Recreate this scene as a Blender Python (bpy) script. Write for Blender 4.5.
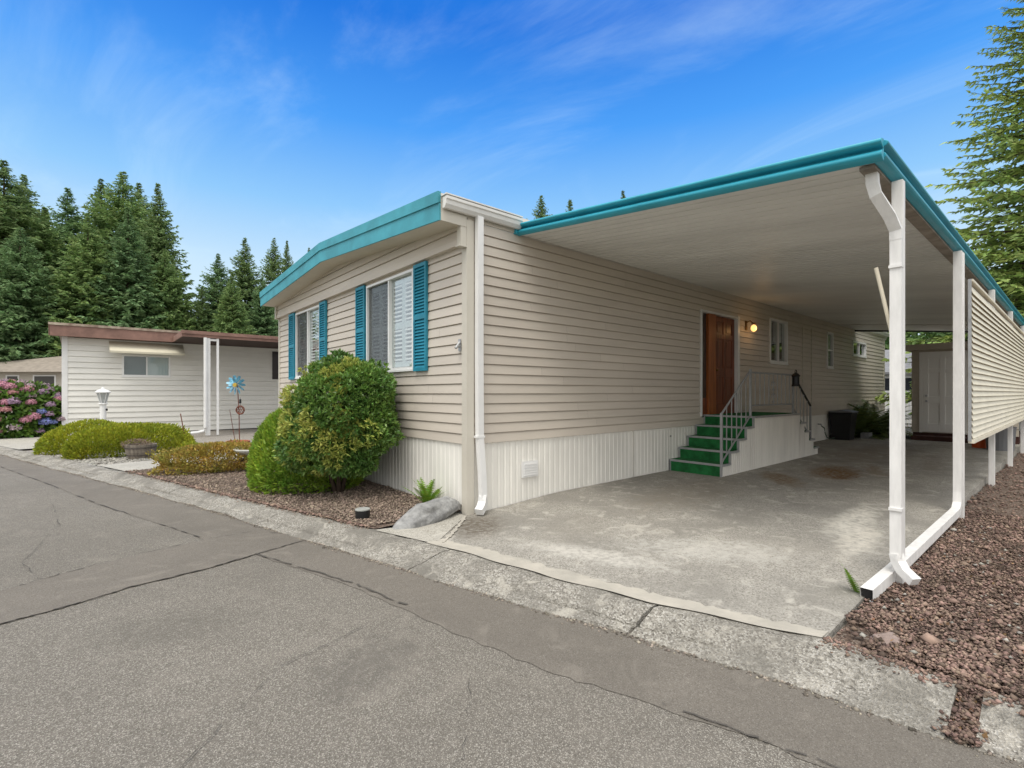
import bpy, math, random
import numpy as np
from mathutils import Vector, Matrix

# ---------------------------------------------------------------- camera, sky, sun, exposure
S = bpy.context.scene
for o in list(bpy.data.objects): bpy.data.objects.remove(o)
COL = S.collection
cam_d = bpy.data.cameras.new('camera'); cam = bpy.data.objects.new('camera', cam_d); COL.objects.link(cam)
cam.location = (-3.55, -4.98, 1.52)
cam.rotation_euler = (math.radians(90), 0, -math.atan2(.652, .758))
cam_d.sensor_width = 36; cam_d.lens = 489*36/1024; cam_d.shift_y = 9/1024
cam_d.clip_start = .05; cam_d.clip_end = 3000
S.camera = cam

SUN_EL, SUN_AZ = 64, 208          # azimuth measured from +X, counter-clockwise: behind and left of the camera
W = bpy.data.worlds.new('World'); S.world = W; W.use_nodes = True
nt = W.node_tree; N = nt.nodes; L = nt.links; N.clear()
def wn(t, **k):
    n = N.new(t)
    for a, b in k.items(): setattr(n, a, b)
    return n
out = wn('ShaderNodeOutputWorld'); bg_sky = wn('ShaderNodeBackground'); bg_cl = wn('ShaderNodeBackground')
sky = wn('ShaderNodeTexSky', sky_type='NISHITA', sun_disc=False)
sky.sun_elevation = math.radians(SUN_EL); sky.sun_rotation = math.radians(90 - SUN_AZ)
sky.air_density = 1.0; sky.dust_density = .4; sky.ozone_density = 3
tc = wn('ShaderNodeTexCoord'); sep = wn('ShaderNodeSeparateXYZ'); L.new(tc.outputs['Generated'], sep.inputs[0])
ramp = wn('ShaderNodeValToRGB'); L.new(sep.outputs['Z'], ramp.inputs[0])
el = ramp.color_ramp.elements
stops = [(0, (.80, .91, 1.0)), (.10, (.76, .90, 1.0)), (.22, (.62, .83, 1.0)), (.34, (.29, .61, 1.0)), (.47, (.070, .36, .97)), (.60, (.010, .19, .78))]
el[0].position = 0; el[0].color = (*stops[0][1], 1); el[1].position = stops[-1][0]; el[1].color = (*stops[-1][1], 1)
for p, c in stops[1:-1]:
    e = el.new(p); e.color = (*c, 1)
sk10 = wn('ShaderNodeVectorMath', operation='SCALE'); sk10.inputs['Scale'].default_value = .10
L.new(sky.outputs[0], sk10.inputs[0])
mixs = wn('ShaderNodeMix', data_type='RGBA'); mixs.inputs['Factor'].default_value = .88
L.new(sk10.outputs[0], mixs.inputs['A']); L.new(ramp.outputs[0], mixs.inputs['B'])
# thin cirrus on a plane far above
zc = wn('ShaderNodeMath', operation='MAXIMUM'); zc.inputs[1].default_value = .03; L.new(sep.outputs['Z'], zc.inputs[0])
dv = wn('ShaderNodeVectorMath', operation='DIVIDE'); cz = wn('ShaderNodeCombineXYZ')
for i in range(3): L.new(zc.outputs[0], cz.inputs[i])
L.new(tc.outputs['Generated'], dv.inputs[0]); L.new(cz.outputs[0], dv.inputs[1])
mp = wn('ShaderNodeMapping'); mp.inputs['Rotation'].default_value = (0, 0, math.radians(20)); mp.inputs['Scale'].default_value = (.95, .42, 0.0)
mp.inputs['Location'].default_value = (9.7, 1.7, 0)
L.new(dv.outputs[0], mp.inputs[0])
n1 = wn('ShaderNodeTexNoise'); n1.inputs['Scale'].default_value = 1.25; n1.inputs['Detail'].default_value = 9; n1.inputs['Roughness'].default_value = .62; n1.inputs['Distortion'].default_value = .9
L.new(mp.outputs[0], n1.inputs['Vector'])
cr = wn('ShaderNodeMapRange', interpolation_type='SMOOTHSTEP'); cr.inputs['From Min'].default_value = .46; cr.inputs['From Max'].default_value = .86; cr.inputs['To Max'].default_value = .36
L.new(n1.outputs['Fac'], cr.inputs['Value'])
mixc = wn('ShaderNodeMix', data_type='RGBA'); mixc.inputs['B'].default_value = (.74, .94, 1.05, 1)
L.new(cr.outputs[0], mixc.inputs['Factor']); L.new(mixs.outputs['Result'], mixc.inputs['A'])
L.new(mixc.outputs['Result'], bg_sky.inputs['Color']); bg_sky.inputs['Strength'].default_value = .77
# unseen bright cloud cover overhead and behind, added for neutral fill light
flat = wn('ShaderNodeVectorMath', operation='MULTIPLY'); flat.inputs[1].default_value = (1, 1, 0); L.new(tc.outputs['Generated'], flat.inputs[0])
nrm = wn('ShaderNodeVectorMath', operation='NORMALIZE'); L.new(flat.outputs[0], nrm.inputs[0])
dt = wn('ShaderNodeVectorMath', operation='DOT_PRODUCT'); dt.inputs[1].default_value = (-.652, -.758, 0); L.new(nrm.outputs[0], dt.inputs[0])
n2 = wn('ShaderNodeTexNoise'); n2.inputs['Scale'].default_value = 3; n2.inputs['Detail'].default_value = 6
L.new(tc.outputs['Generated'], n2.inputs['Vector'])
azm = wn('ShaderNodeMapRange'); azm.inputs['From Min'].default_value = -.52; azm.inputs['From Max'].default_value = .10; L.new(dt.outputs['Value'], azm.inputs['Value'])
elm = wn('ShaderNodeMapRange'); elm.inputs['From Min'].default_value = .66; elm.inputs['From Max'].default_value = .92; L.new(sep.outputs['Z'], elm.inputs['Value'])
mxx = wn('ShaderNodeMath', operation='MAXIMUM'); L.new(azm.outputs[0], mxx.inputs[0]); L.new(elm.outputs[0], mxx.inputs[1])
ad = wn('ShaderNodeMath', operation='MULTIPLY_ADD'); ad.inputs[1].default_value = .4; L.new(n2.outputs['Fac'], ad.inputs[0]); L.new(mxx.outputs[0], ad.inputs[2])
mk = wn('ShaderNodeMapRange', interpolation_type='SMOOTHSTEP'); mk.inputs['From Min'].default_value = .30; mk.inputs['From Max'].default_value = .85
L.new(ad.outputs[0], mk.inputs['Value'])
cc = wn('ShaderNodeValToRGB'); cc.color_ramp.elements[0].position = .3; cc.color_ramp.elements[0].color = (.72, .74, .78, 1)
cc.color_ramp.elements[1].position = .65; cc.color_ramp.elements[1].color = (1.0, .985, .95, 1); L.new(n2.outputs['Fac'], cc.inputs[0])
L.new(cc.outputs[0], bg_cl.inputs['Color']); zst = wn('ShaderNodeMapRange'); zst.inputs['To Min'].default_value = .72; zst.inputs['To Max'].default_value = 1.45; L.new(sep.outputs['Z'], zst.inputs['Value']); L.new(zst.outputs[0], bg_cl.inputs['Strength'])
ms = wn('ShaderNodeMixShader'); L.new(mk.outputs[0], ms.inputs[0]); L.new(bg_sky.outputs[0], ms.inputs[1]); L.new(bg_cl.outputs[0], ms.inputs[2])
L.new(ms.outputs[0], out.inputs['Surface'])

sun_d = bpy.data.lights.new('sun', 'SUN'); sun = bpy.data.objects.new('sun', sun_d); COL.objects.link(sun)
sun_d.energy = 1.5; sun_d.angle = math.radians(28); sun_d.color = (1, .95, .87)
a, e_ = math.radians(SUN_AZ), math.radians(SUN_EL)
sd = Vector((math.cos(a)*math.cos(e_), math.sin(a)*math.cos(e_), math.sin(e_)))
sun.rotation_euler = sd.to_track_quat('Z', 'Y').to_euler(); sun.location = (-10, -20, 30)
S.view_settings.view_transform = 'Standard'; S.view_settings.look = 'None'; S.view_settings.gamma = 1
S.view_settings.exposure = 0.47; S.view_settings.use_curve_mapping = False
S.render.engine = 'CYCLES'; S.render.resolution_x = 1024; S.render.resolution_y = 768
S.cycles.max_bounces = 8; S.cycles.diffuse_bounces = 5

# ---------------------------------------------------------------- helpers
random.seed(7); RNG = np.random.default_rng(7)

def mat(name, base, rough=.6, var=.0, scale=3.0, bump=0.0, bscale=60.0, metal=0.0, spec=.4, second=None, stretch=None, emit=None, island=0.0, trans=0.0):
    m = bpy.data.materials.new(name); m.use_nodes = True
    t = m.node_tree; nn = t.nodes; ll = t.links
    b = nn['Principled BSDF']
    b.inputs['Roughness'].default_value = rough; b.inputs['Metallic'].default_value = metal; b.inputs['Specular IOR Level'].default_value = spec
    b.inputs['Base Color'].default_value = (*base, 1)
    if emit:
        b.inputs['Emission Color'].default_value = (*emit[0], 1); b.inputs['Emission Strength'].default_value = emit[1]
    co = nn.new('ShaderNodeTexCoord'); vec = co.outputs['Object']
    if stretch:
        mpn = nn.new('ShaderNodeMapping'); mpn.inputs['Scale'].default_value = stretch; ll.new(vec, mpn.inputs[0]); vec = mpn.outputs[0]
    last = None
    if var > 0:
        no = nn.new('ShaderNodeTexNoise'); no.inputs['Scale'].default_value = scale; no.inputs['Detail'].default_value = 6; no.inputs['Roughness'].default_value = .6
        ll.new(vec, no.inputs['Vector'])
        r = nn.new('ShaderNodeValToRGB'); s2 = second or tuple(max(0, c*(1-var)) for c in base)
        hi = base if second else tuple(min(1, c*(1+var)) for c in base)
        r.color_ramp.elements[0].position = .32; r.color_ramp.elements[0].color = (*s2, 1)
        r.color_ramp.elements[1].position = .68; r.color_ramp.elements[1].color = (*hi, 1)
        ll.new(no.outputs['Fac'], r.inputs[0]); last = r.outputs[0]
    if island > 0:
        g = nn.new('ShaderNodeNewGeometry'); hs = nn.new('ShaderNodeHueSaturation')
        mr = nn.new('ShaderNodeMapRange'); mr.inputs['To Min'].default_value = 1-island; mr.inputs['To Max'].default_value = 1+island
        ll.new(g.outputs['Random Per Island'], mr.inputs['Value']); ll.new(mr.outputs[0], hs.inputs['Value'])
        mh = nn.new('ShaderNodeMath'); mh.operation = 'MULTIPLY'; mh.inputs[1].default_value = 7.31
        fr = nn.new('ShaderNodeMath'); fr.operation = 'FRACT'; ll.new(g.outputs['Random Per Island'], mh.inputs[0]); ll.new(mh.outputs[0], fr.inputs[0])
        m2 = nn.new('ShaderNodeMapRange'); hv_ = .02 if island > .1 else 0.0; m2.inputs['To Min'].default_value = .5-hv_; m2.inputs['To Max'].default_value = .5+hv_
        ll.new(fr.outputs[0], m2.inputs['Value']); ll.new(m2.outputs[0], hs.inputs['Hue'])
        if last: ll.new(last, hs.inputs['Color'])
        else: hs.inputs['Color'].default_value = (*base, 1)
        last = hs.outputs[0]
    if last: ll.new(last, b.inputs['Base Color'])
    if trans > 0:
        tr = nn.new('ShaderNodeBsdfTranslucent'); mx = nn.new('ShaderNodeMixShader'); mx.inputs[0].default_value = trans
        if last: ll.new(last, tr.inputs['Color'])
        else: tr.inputs['Color'].default_value = (*base, 1)
        ll.new(b.outputs[0], mx.inputs[1]); ll.new(tr.outputs[0], mx.inputs[2]); ll.new(mx.outputs[0], nn['Material Output'].inputs['Surface'])
    if bump > 0:
        nb = nn.new('ShaderNodeTexNoise'); nb.inputs['Scale'].default_value = bscale; nb.inputs['Detail'].default_value = 5
        ll.new(vec, nb.inputs['Vector'])
        bp = nn.new('ShaderNodeBump'); bp.inputs['Strength'].default_value = bump; bp.inputs['Distance'].default_value = .02
        ll.new(nb.outputs['Fac'], bp.inputs['Height']); ll.new(bp.outputs[0], b.inputs['Normal'])
    return m

def aggregate(name, base, stone, dark, scale=130., amount=.5, rough=.9, blot=.25, bscale=.6, bump=.5, extra=None, stones=.35):
    """stony ground surface: fine voronoi aggregate, large worn blotches, optional own stains (centre, radii, colour, strength)"""
    m = bpy.data.materials.new(name); m.use_nodes = True
    t = m.node_tree; nn = t.nodes; ll = t.links; b = nn['Principled BSDF']; b.inputs['Roughness'].default_value = rough; b.inputs['Specular IOR Level'].default_value = .25
    co = nn.new('ShaderNodeTexCoord'); vec = co.outputs['Object']
    def mixc(f, A, B):
        x = nn.new('ShaderNodeMix'); x.data_type = 'RGBA'
        if isinstance(f, float): x.inputs['Factor'].default_value = f
        else: ll.new(f, x.inputs['Factor'])
        for k, v in (('A', A), ('B', B)):
            if isinstance(v, tuple): x.inputs[k].default_value = (*v, 1)
            else: ll.new(v, x.inputs[k])
        return x.outputs['Result']
    def noise(s, d=6, dist=0.0, v=None, ro=.6):
        n = nn.new('ShaderNodeTexNoise'); n.inputs['Scale'].default_value = s; n.inputs['Detail'].default_value = d; n.inputs['Distortion'].default_value = dist; n.inputs['Roughness'].default_value = ro
        ll.new(v or vec, n.inputs['Vector']); return n.outputs['Fac']
    def rng(v, a0, a1, b0=0.0, b1=1.0):
        r = nn.new('ShaderNodeMapRange'); r.interpolation_type = 'SMOOTHSTEP'; r.inputs['From Min'].default_value = a0; r.inputs['From Max'].default_value = a1
        r.inputs['To Min'].default_value = b0; r.inputs['To Max'].default_value = b1; ll.new(v, r.inputs['Value']); return r.outputs[0]
    vo = nn.new('ShaderNodeTexVoronoi'); vo.inputs['Scale'].default_value = scale; ll.new(vec, vo.inputs['Vector'])
    sp = nn.new('ShaderNodeSeparateColor'); ll.new(vo.outputs['Color'], sp.inputs[0])
    c = mixc(rng(sp.outputs[0], .15, .6), dark, base)
    c = mixc(rng(sp.outputs[1], 1-stones, 1-stones*.4, 0, amount), c, stone)
    c = mixc(rng(noise(scale*.35, 3), .35, .7, 0.0, .45), c, base)
    c = mixc(rng(noise(bscale, 7, .6), .35, .7, 0, blot), c, tuple(x*.62 for x in base))
    c = mixc(rng(noise(bscale*3.1, 7, 1.2), .52, .72, 0, blot*.9), c, tuple(min(1, x*1.5) for x in base))
    for (cx, cy, rx, ry, rot, colr, st, rag) in (extra or []):
        mpn = nn.new('ShaderNodeMapping'); mpn.vector_type = 'TEXTURE'; mpn.inputs['Location'].default_value = (cx, cy, 0); mpn.inputs['Rotation'].default_value = (0, 0, rot); mpn.inputs['Scale'].default_value = (rx, ry, 50)
        ll.new(vec, mpn.inputs[0])
        ln = nn.new('ShaderNodeVectorMath'); ln.operation = 'LENGTH'; ll.new(mpn.outputs[0], ln.inputs[0])
        nz = noise(5.5, 10, .9, ro=.72); n3 = rng(noise(17, 6, .4), .30, .62, .25, 1.0)
        sm = nn.new('ShaderNodeMath'); sm.operation = 'MULTIPLY_ADD'; sm.inputs[1].default_value = rag*2.6; ll.new(nz, sm.inputs[0]); ll.new(ln.outputs['Value'], sm.inputs[2])
        fd_ = rng(sm.outputs[0], .35+rag*1.2, 1.02+rag*1.3, st, 0.0)
        if rag > .3:
            ml = nn.new('ShaderNodeMath'); ml.operation = 'MULTIPLY'; ll.new(fd_, ml.inputs[0]); ll.new(n3, ml.inputs[1]); fd_ = ml.outputs[0]
        c = mixc(fd_, c, colr)
    ll.new(c, b.inputs['Base Color'])
    bp = nn.new('ShaderNodeBump'); bp.inputs['Strength'].default_value = bump; bp.inputs['Distance'].default_value = .01
    ll.new(vo.outputs['Distance'], bp.inputs['Height'])
    b2 = nn.new('ShaderNodeBump'); b2.inputs['Strength'].default_value = .25; b2.inputs['Distance'].default_value = .05; ll.new(noise(6, 6), b2.inputs['Height'])
    ll.new(bp.outputs[0], b2.inputs['Normal']); ll.new(b2.outputs[0], b.inputs['Normal'])
    return m

def tag(o, label=None, cat=None, group=None, kind=None):
    if label: o['label'] = label
    if cat: o['category'] = cat
    if group: o['group'] = group
    if kind: o['kind'] = kind
    return o
def thing(name, loc, label, cat, group=None):
    o = bpy.data.objects.new(name, None); COL.objects.link(o); o.location = loc; o.empty_display_size = .2
    return tag(o, label, cat, group)
def wloc(o):
    p = Vector((0, 0, 0))
    while o: p += o.location; o = o.parent
    return p
def link(name, me, m, parent=None):
    o = bpy.data.objects.new(name, me); COL.objects.link(o)
    if m:
        for q in (m if isinstance(m, list) else [m]): me.materials.append(q)
    if parent: o.parent = parent
    return o
def copy_tree(o, parent=None):
    c = o.copy(); COL.objects.link(c)
    if parent: c.parent = parent
    for ch in list(o.children): copy_tree(ch, c)
    return c

class MB:
    def __init__(s): s.v = []; s.f = []; s.mi = []; s.smooth = False; s.cur = 0
    def face(s, pts):
        i = len(s.v); s.v += [tuple(p) for p in pts]; s.f.append(list(range(i, i+len(pts)))); s.mi.append(s.cur)
    def box(s, a, b):
        x0, y0, z0 = a; x1, y1, z1 = b
        if x0 > x1: x0, x1 = x1, x0
        if y0 > y1: y0, y1 = y1, y0
        if z0 > z1: z0, z1 = z1, z0
        i = len(s.v)
        s.v += [(x0, y0, z0), (x1, y0, z0), (x1, y1, z0), (x0, y1, z0), (x0, y0, z1), (x1, y0, z1), (x1, y1, z1), (x0, y1, z1)]
        for q in ((0, 3, 2, 1), (4, 5, 6, 7), (0, 1, 5, 4), (1, 2, 6, 5), (2, 3, 7, 6), (3, 0, 4, 7)): s.f.append([i+k for k in q]); s.mi.append(s.cur)
        return s
    def prism(s, poly, d):
        """closed 3d polygon swept by vector d"""
        n = len(poly); i = len(s.v); d = Vector(d)
        s.v += [tuple(p) for p in poly] + [tuple(Vector(p)+d) for p in poly]
        s.f.append([i+k for k in range(n)][::-1]); s.f.append([i+n+k for k in range(n)]); s.mi += [s.cur]*2
        for k in range(n): s.f.append([i+k, i+(k+1) % n, i+n+(k+1) % n, i+n+k]); s.mi.append(s.cur)
        return s
    def tube(s, pts, r, n=10, flat=None, cap=True):
        """round tube, or rectangular pipe when flat=(w,h,up)"""
        pts = [Vector(p) for p in pts]; i0 = len(s.v); rings = []
        for k, p in enumerate(pts):
            d = (pts[min(k+1, len(pts)-1)] - pts[max(k-1, 0)]).normalized()
            if flat:
                w, h, up = flat; a = Vector(up); a = (a - d*a.dot(d)).normalized(); b = d.cross(a)
                ring = [p+a*h/2*q+b*w/2*t for q, t in ((1, 1), (1, -1), (-1, -1), (-1, 1))]
            else:
                a = Vector((0, 0, 1)) if abs(d.z) < .9 else Vector((1, 0, 0)); a = (a-d*a.dot(d)).normalized(); b = d.cross(a)
                rr = r[k] if isinstance(r, (list, tuple)) else r
                ring = [p+(a*math.cos(t)+b*math.sin(t))*rr for t in (2*math.pi*j/n for j in range(n))]
            rings.append(ring)
        m = len(rings[0])
        for ring in rings: s.v += [tuple(p) for p in ring]
        for k in range(len(rings)-1):
            for j in range(m):
                s.f.append([i0+k*m+j, i0+k*m+(j+1) % m, i0+(k+1)*m+(j+1) % m, i0+(k+1)*m+j]); s.mi.append(s.cur)
        if cap:
            s.f.append([i0+j for j in range(m)][::-1]); s.f.append([i0+(len(rings)-1)*m+j for j in range(m)]); s.mi += [s.cur]*2
        return s
    def lathe(s, c, prof, n=24, sx=1, sy=1):
        i0 = len(s.v); c = Vector(c)
        for r, z in prof:
            for j in range(n):
                t = 2*math.pi*j/n; s.v.append((c.x+r*math.cos(t)*sx, c.y+r*math.sin(t)*sy, c.z+z))
        for k in range(len(prof)-1):
            for j in range(n):
                s.f.append([i0+k*n+j, i0+k*n+(j+1) % n, i0+(k+1)*n+(j+1) % n, i0+(k+1)*n+j]); s.mi.append(s.cur)
        return s
    def build(s, name, m, parent=None, loc=None, smooth=False):
        me = bpy.data.meshes.new(name)
        base = wloc(parent) if parent else Vector(loc or (0, 0, 0))
        me.from_pydata([(p[0]-base.x, p[1]-base.y, p[2]-base.z) for p in s.v], [], s.f)
        if smooth:
            for p in me.polygons: p.use_smooth = True
        if isinstance(m, list): me.polygons.foreach_set('material_index', s.mi)
        me.validate(); me.update()
        o = link(name, me, m, parent)
        if not parent: o.location = base
        return o
def bevel(o, w=.01, n=2):
    b = o.modifiers.new('bevel', 'BEVEL'); b.width = w; b.segments = n; b.limit_method = 'ANGLE'; return o

def np_mesh(name, V, F, m, parent=None, loc=(0, 0, 0), smooth=False):
    """F: (n,k) index array"""
    me = bpy.data.meshes.new(name); V = np.asarray(V, np.float32); F = np.asarray(F, np.int32)
    base = np.array(wloc(parent) if parent else loc, np.float32)
    V = V - base
    me.vertices.add(len(V)); me.vertices.foreach_set('co', V.ravel())
    k = F.shape[1]; me.loops.add(F.size); me.loops.foreach_set('vertex_index', F.ravel())
    me.polygons.add(len(F)); me.polygons.foreach_set('loop_start', np.arange(0, F.size, k, dtype=np.int32)); me.polygons.foreach_set('loop_total', np.full(len(F), k, np.int32))
    if smooth: me.polygons.foreach_set('use_smooth', np.ones(len(F), bool))
    me.update(calc_edges=True)
    o = link(name, me, m, parent)
    if not parent: o.location = loc
    return o
def unit(a): return a/np.maximum(np.linalg.norm(a, axis=1, keepdims=True), 1e-9)
def leaf_quads(P, A, length, width, rng, jitter=.5, normal=None):
    """diamond leaves at P pointing along A"""
    n = len(P); A = unit(A + rng.normal(0, jitter, (n, 3)))
    ref = rng.normal(0, 1, (n, 3)) if normal is None else normal + rng.normal(0, .45, (n, 3))
    B = unit(np.cross(A, ref)); Ln = (length*rng.uniform(.7, 1.3, n))[:, None]; Wd = (width*rng.uniform(.7, 1.3, n))[:, None]
    V = np.stack([P, P+A*Ln*.45+B*Wd*.5, P+A*Ln, P+A*Ln*.45-B*Wd*.5], 1).reshape(-1, 3)
    return V, np.arange(4*n).reshape(n, 4)
def join_np(parts):
    V = []; F = []; o = 0
    for v, f in parts: V.append(v); F.append(f+o); o += len(v)
    return np.concatenate(V), np.concatenate(F)

def chunks(pts, size, rng, squash=.6):
    """small irregular stones: squashed jittered octahedra"""
    n = len(pts); base = np.array([(1, 0, 0), (0, 1, 0), (-1, 0, 0), (0, -1, 0), (0, 0, 1), (0, 0, -1)], float)
    sc = size*rng.lognormal(0, .35, n)[:, None, None]
    V = base[None]*rng.uniform(.6, 1.3, (n, 6, 1)) + rng.normal(0, .15, (n, 6, 3))
    th = rng.uniform(0, 6.28, n); c, s_ = np.cos(th), np.sin(th); x = V[:, :, 0]*c[:, None]-V[:, :, 1]*s_[:, None]; y = V[:, :, 0]*s_[:, None]+V[:, :, 1]*c[:, None]
    V = np.stack([x, y, V[:, :, 2]*squash], 2)*sc + pts[:, None, :]
    f = np.array([(0, 1, 4), (1, 2, 4), (2, 3, 4), (3, 0, 4), (1, 0, 5), (2, 1, 5), (3, 2, 5), (0, 3, 5)])
    return V.reshape(-1, 3), (f[None]+6*np.arange(n)[:, None, None]).reshape(-1, 3)

def siding(mb, o, u, n, L_, z0, z1, e=.127, openings=(), lip=.015, zbase=None):
    """lap siding, real courses; o origin, u along, n outward"""
    o = Vector(o); u = Vector(u); n = Vector(n); zb = z0 if zbase is None else zbase
    gd = .016 if e < .15 else .012; prof = [(-.014, 0), (lip, 0), (.002, e-gd), (-.014, e-gd), (-.014, e)]
    us = sorted({0.0, L_} | {min(max(q, 0), L_) for op in openings for q in op[:2]})
    flip = (u.cross(Vector((0, 0, 1)))).dot(n) < 0
    jr = random.Random(int(L_*100)+int(z0*10))
    kmax = int((z1-zb)/e)+2; joints = [[jr.uniform(.6, 3.6)+3.66*q for q in range(int(L_/3.66)+1)] for _ in range(kmax)]
    for ua, ub in zip(us[:-1], us[1:]):
        if ub-ua < 1e-5: continue
        um = (ua+ub)/2; free = [(z0, z1)]
        for op in openings:
            if op[0] < um < op[1]:
                free = [q for lo, hi in free for q in ((lo, min(hi, op[2])), (max(lo, op[3]), hi)) if q[1]-q[0] > 1e-4]
        for lo, hi in free:
            k0 = int(math.floor((lo-zb)/e-1e-6)); k1 = int(math.ceil((hi-zb)/e))
            for k in range(max(k0, 0), k1):
                for (p0, a0), (p1, a1) in zip(prof[:-1], prof[1:]):
                    za, zc_ = zb+k*e+a0, zb+k*e+a1
                    if za == zc_:
                        if not (lo-1e-6 <= za <= hi+1e-6): continue
                        q0, q1, ya, yb = p0, p1, za, zc_
                    else:
                        ya, yb = max(za, lo), min(zc_, hi)
                        if yb-ya < 1e-5: continue
                        q0 = p0+(p1-p0)*(ya-za)/(zc_-za); q1 = p0+(p1-p0)*(yb-za)/(zc_-za)
                    def P(uu, off, z): r = o+u*uu+n*off; return (r.x, r.y, z)
                    cuts = [ua]+[v for v in joints[k] if ua+.15 < v < ub-.15]+[ub]
                    for qi, (u0_, u1_) in enumerate(zip(cuts[:-1], cuts[1:])):
                        pr_ = .0012*(qi % 2)
                        q = [P(u0_, q0+pr_, ya), P(u1_, q0+pr_, ya), P(u1_, q1+pr_, yb), P(u0_, q1+pr_, yb)]
                        mb.face(q[::-1] if flip else q)
    return mb
def ribbed(mb, o, u, n, L_, z0, z1, pitch=.105, d=.007, openings=()):
    o = Vector(o); u = Vector(u); n = Vector(n); k = int(L_/pitch)+1; xs = []
    for i in range(k):
        b = i*pitch; xs += [(b, 0), (b+pitch*.60, 0), (b+pitch*.70, -d), (b+pitch*.90, -d)]
    xs = [(x, t) for x, t in xs if x < L_] + [(L_, 0)]
    flip = (u.cross(Vector((0, 0, 1)))).dot(n) < 0
    for (xa, da), (xb, db) in zip(xs[:-1], xs[1:]):
        a = o+u*xa+n*da; b = o+u*xb+n*db
        q = [(a.x, a.y, z0), (b.x, b.y, z0), (b.x, b.y, z1), (a.x, a.y, z1)]
        mb.face(q[::-1] if flip else q)
    return mb

# ---------------------------------------------------------------- materials
M = {}
M['siding'] = mat('beige_vinyl', (.612, .554, .480), .5, .07, .9, stretch=(.5, .5, 3), bump=.06, bscale=9, island=.035)
M['trim'] = mat('beige_trim', (.60, .565, .49), .5, .04, 2)
M['soffit'] = mat('beige_soffit', (.62, .565, .47), .55, .05, 2)
M['skirt'] = mat('cream_skirting', (.83, .81, .755), .5, .08, 1.2, stretch=(2, 2, .6))
M['teal_edge'] = mat('bright_teal_paint', (.030, .345, .46), .4, .10, 2.2, bump=.05, bscale=25)
M['teal'] = mat('teal_paint', (.060, .335, .41), .5, .18, 2.2, bump=.05, bscale=25)
M['teal_dark'] = mat('teal_shutter', (.020, .235, .34), .5, .12, 4)
M['white'] = mat('white_paint', (.80, .80, .79), .45, .05, 3)
M['white_worn'] = mat('worn_white_paint', (.79, .78, .76), .5, .09, 5, stretch=(3, 3, .7), bump=.05)
M['gutter'] = mat('gutter_white', (.74, .73, .70), .45, .08, 2)
M['vinyl'] = mat('white_vinyl', (.82, .82, .81), .35)
M['blind'] = mat('shutter_white', (.86, .86, .85), .5)
M['screen'] = mat('insect_screen', (.13, .135, .14), .7)
M['interior'] = mat('dark_interior', (.035, .033, .03), .9)  # near-black colour stands in for the shade of unlit rooms
M['roof'] = mat('roof_coating', (.62, .61, .58), .8, .2, 1)
M['ceiling'] = mat('ceiling_pan', (.77, .775, .745), .42, .12, .7, stretch=(1.4, .35, 1))
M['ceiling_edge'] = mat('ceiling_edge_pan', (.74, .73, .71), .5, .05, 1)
M['black'] = mat('black_metal', (.015, .015, .016), .4)
M['steel'] = mat('galvanised', (.42, .43, .44), .45, .15, 8, metal=.55)
M['rail'] = mat('grey_rail', (.36, .37, .38), .42, .12, 6, metal=.35)
M['turf'] = mat('green_carpet', (.018, .165, .045), .95, .35, 7, bump=.6, bscale=240)
M['door'] = mat('mahogany', (.185, .050, .018), .38, .45, 2.2, stretch=(9, 9, .6))
M['door_pale'] = mat('orange_oak', (.33, .10, .025), .4, .3, 2.2, stretch=(9, 9, .6))
M['louver'] = mat('cream_louver', (.78, .73, .60), .45, .06, 3)
M['brass'] = mat('aged_brass', (.22, .13, .045), .35, metal=.8)
M['globe'] = mat('lit_globe', (.9, .75, .5), .3, emit=((1, .50, .15), 1.3))
def glass(name, base, rough=.03):
    m = mat(name, base, rough, spec=.9); t = m.node_tree; nn = t.nodes; ll = t.links
    tr = nn.new('ShaderNodeBsdfTransparent'); tr.inputs[0].default_value = (.86, .9, .9, 1)
    gl = nn.new('ShaderNodeBsdfGlossy'); gl.inputs['Roughness'].default_value = .012
    fr = nn.new('ShaderNodeLayerWeight'); fr.inputs['Blend'].default_value = .22
    mr = nn.new('ShaderNodeMapRange'); mr.inputs['To Min'].default_value = .05; mr.inputs['To Max'].default_value = .42
    ll.new(fr.outputs['Fresnel'], mr.inputs['Value'])
    mx = nn.new('ShaderNodeMixShader'); ll.new(mr.outputs[0], mx.inputs[0]); ll.new(tr.outputs[0], mx.inputs[1]); ll.new(gl.outputs[0], mx.inputs[2])
    ll.new(mx.outputs[0], nn['Material Output'].inputs['Surface']); return m
M['glass'] = glass('window_glass', (.1, .1, .1))
M['asphalt'] = aggregate('asphalt', (.215, .196, .168), (.52, .49, .43), (.13, .118, .10), 200, .75, blot=.34, bscale=.45, bump=.7, stones=.3, extra=[(-1.25, -2.9, .10, .06, .3, (.06, .055, .05), .8, .5), (-1.22, -2.6, .05, .04, 0, (.06, .055, .05), .8, .4), (-2.3, -2.2, .5, .35, .4, (.13, .12, .105), .6, .8), (-3.1, -.9, .7, .4, -.4, (.14, .13, .11), .5, .8), (-3.4, 5.5, .5, 2.4, .25, (.16, .145, .125), .5, .8)])
M['asphalt_patch'] = aggregate('asphalt_patch', (.195, .176, .150), (.40, .375, .33), (.125, .111, .095), 220, .5, blot=.4, bscale=.9, bump=.4, stones=.16)
M['tar'] = mat('tar_crack', (.095, .086, .075), .85, .3, 20)
M['curb'] = aggregate('curb_concrete', (.325, .305, .265), (.60, .575, .52), (.15, .138, .118), 90, .8, blot=.95, bscale=1.9, bump=1.0, stones=.4)
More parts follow.
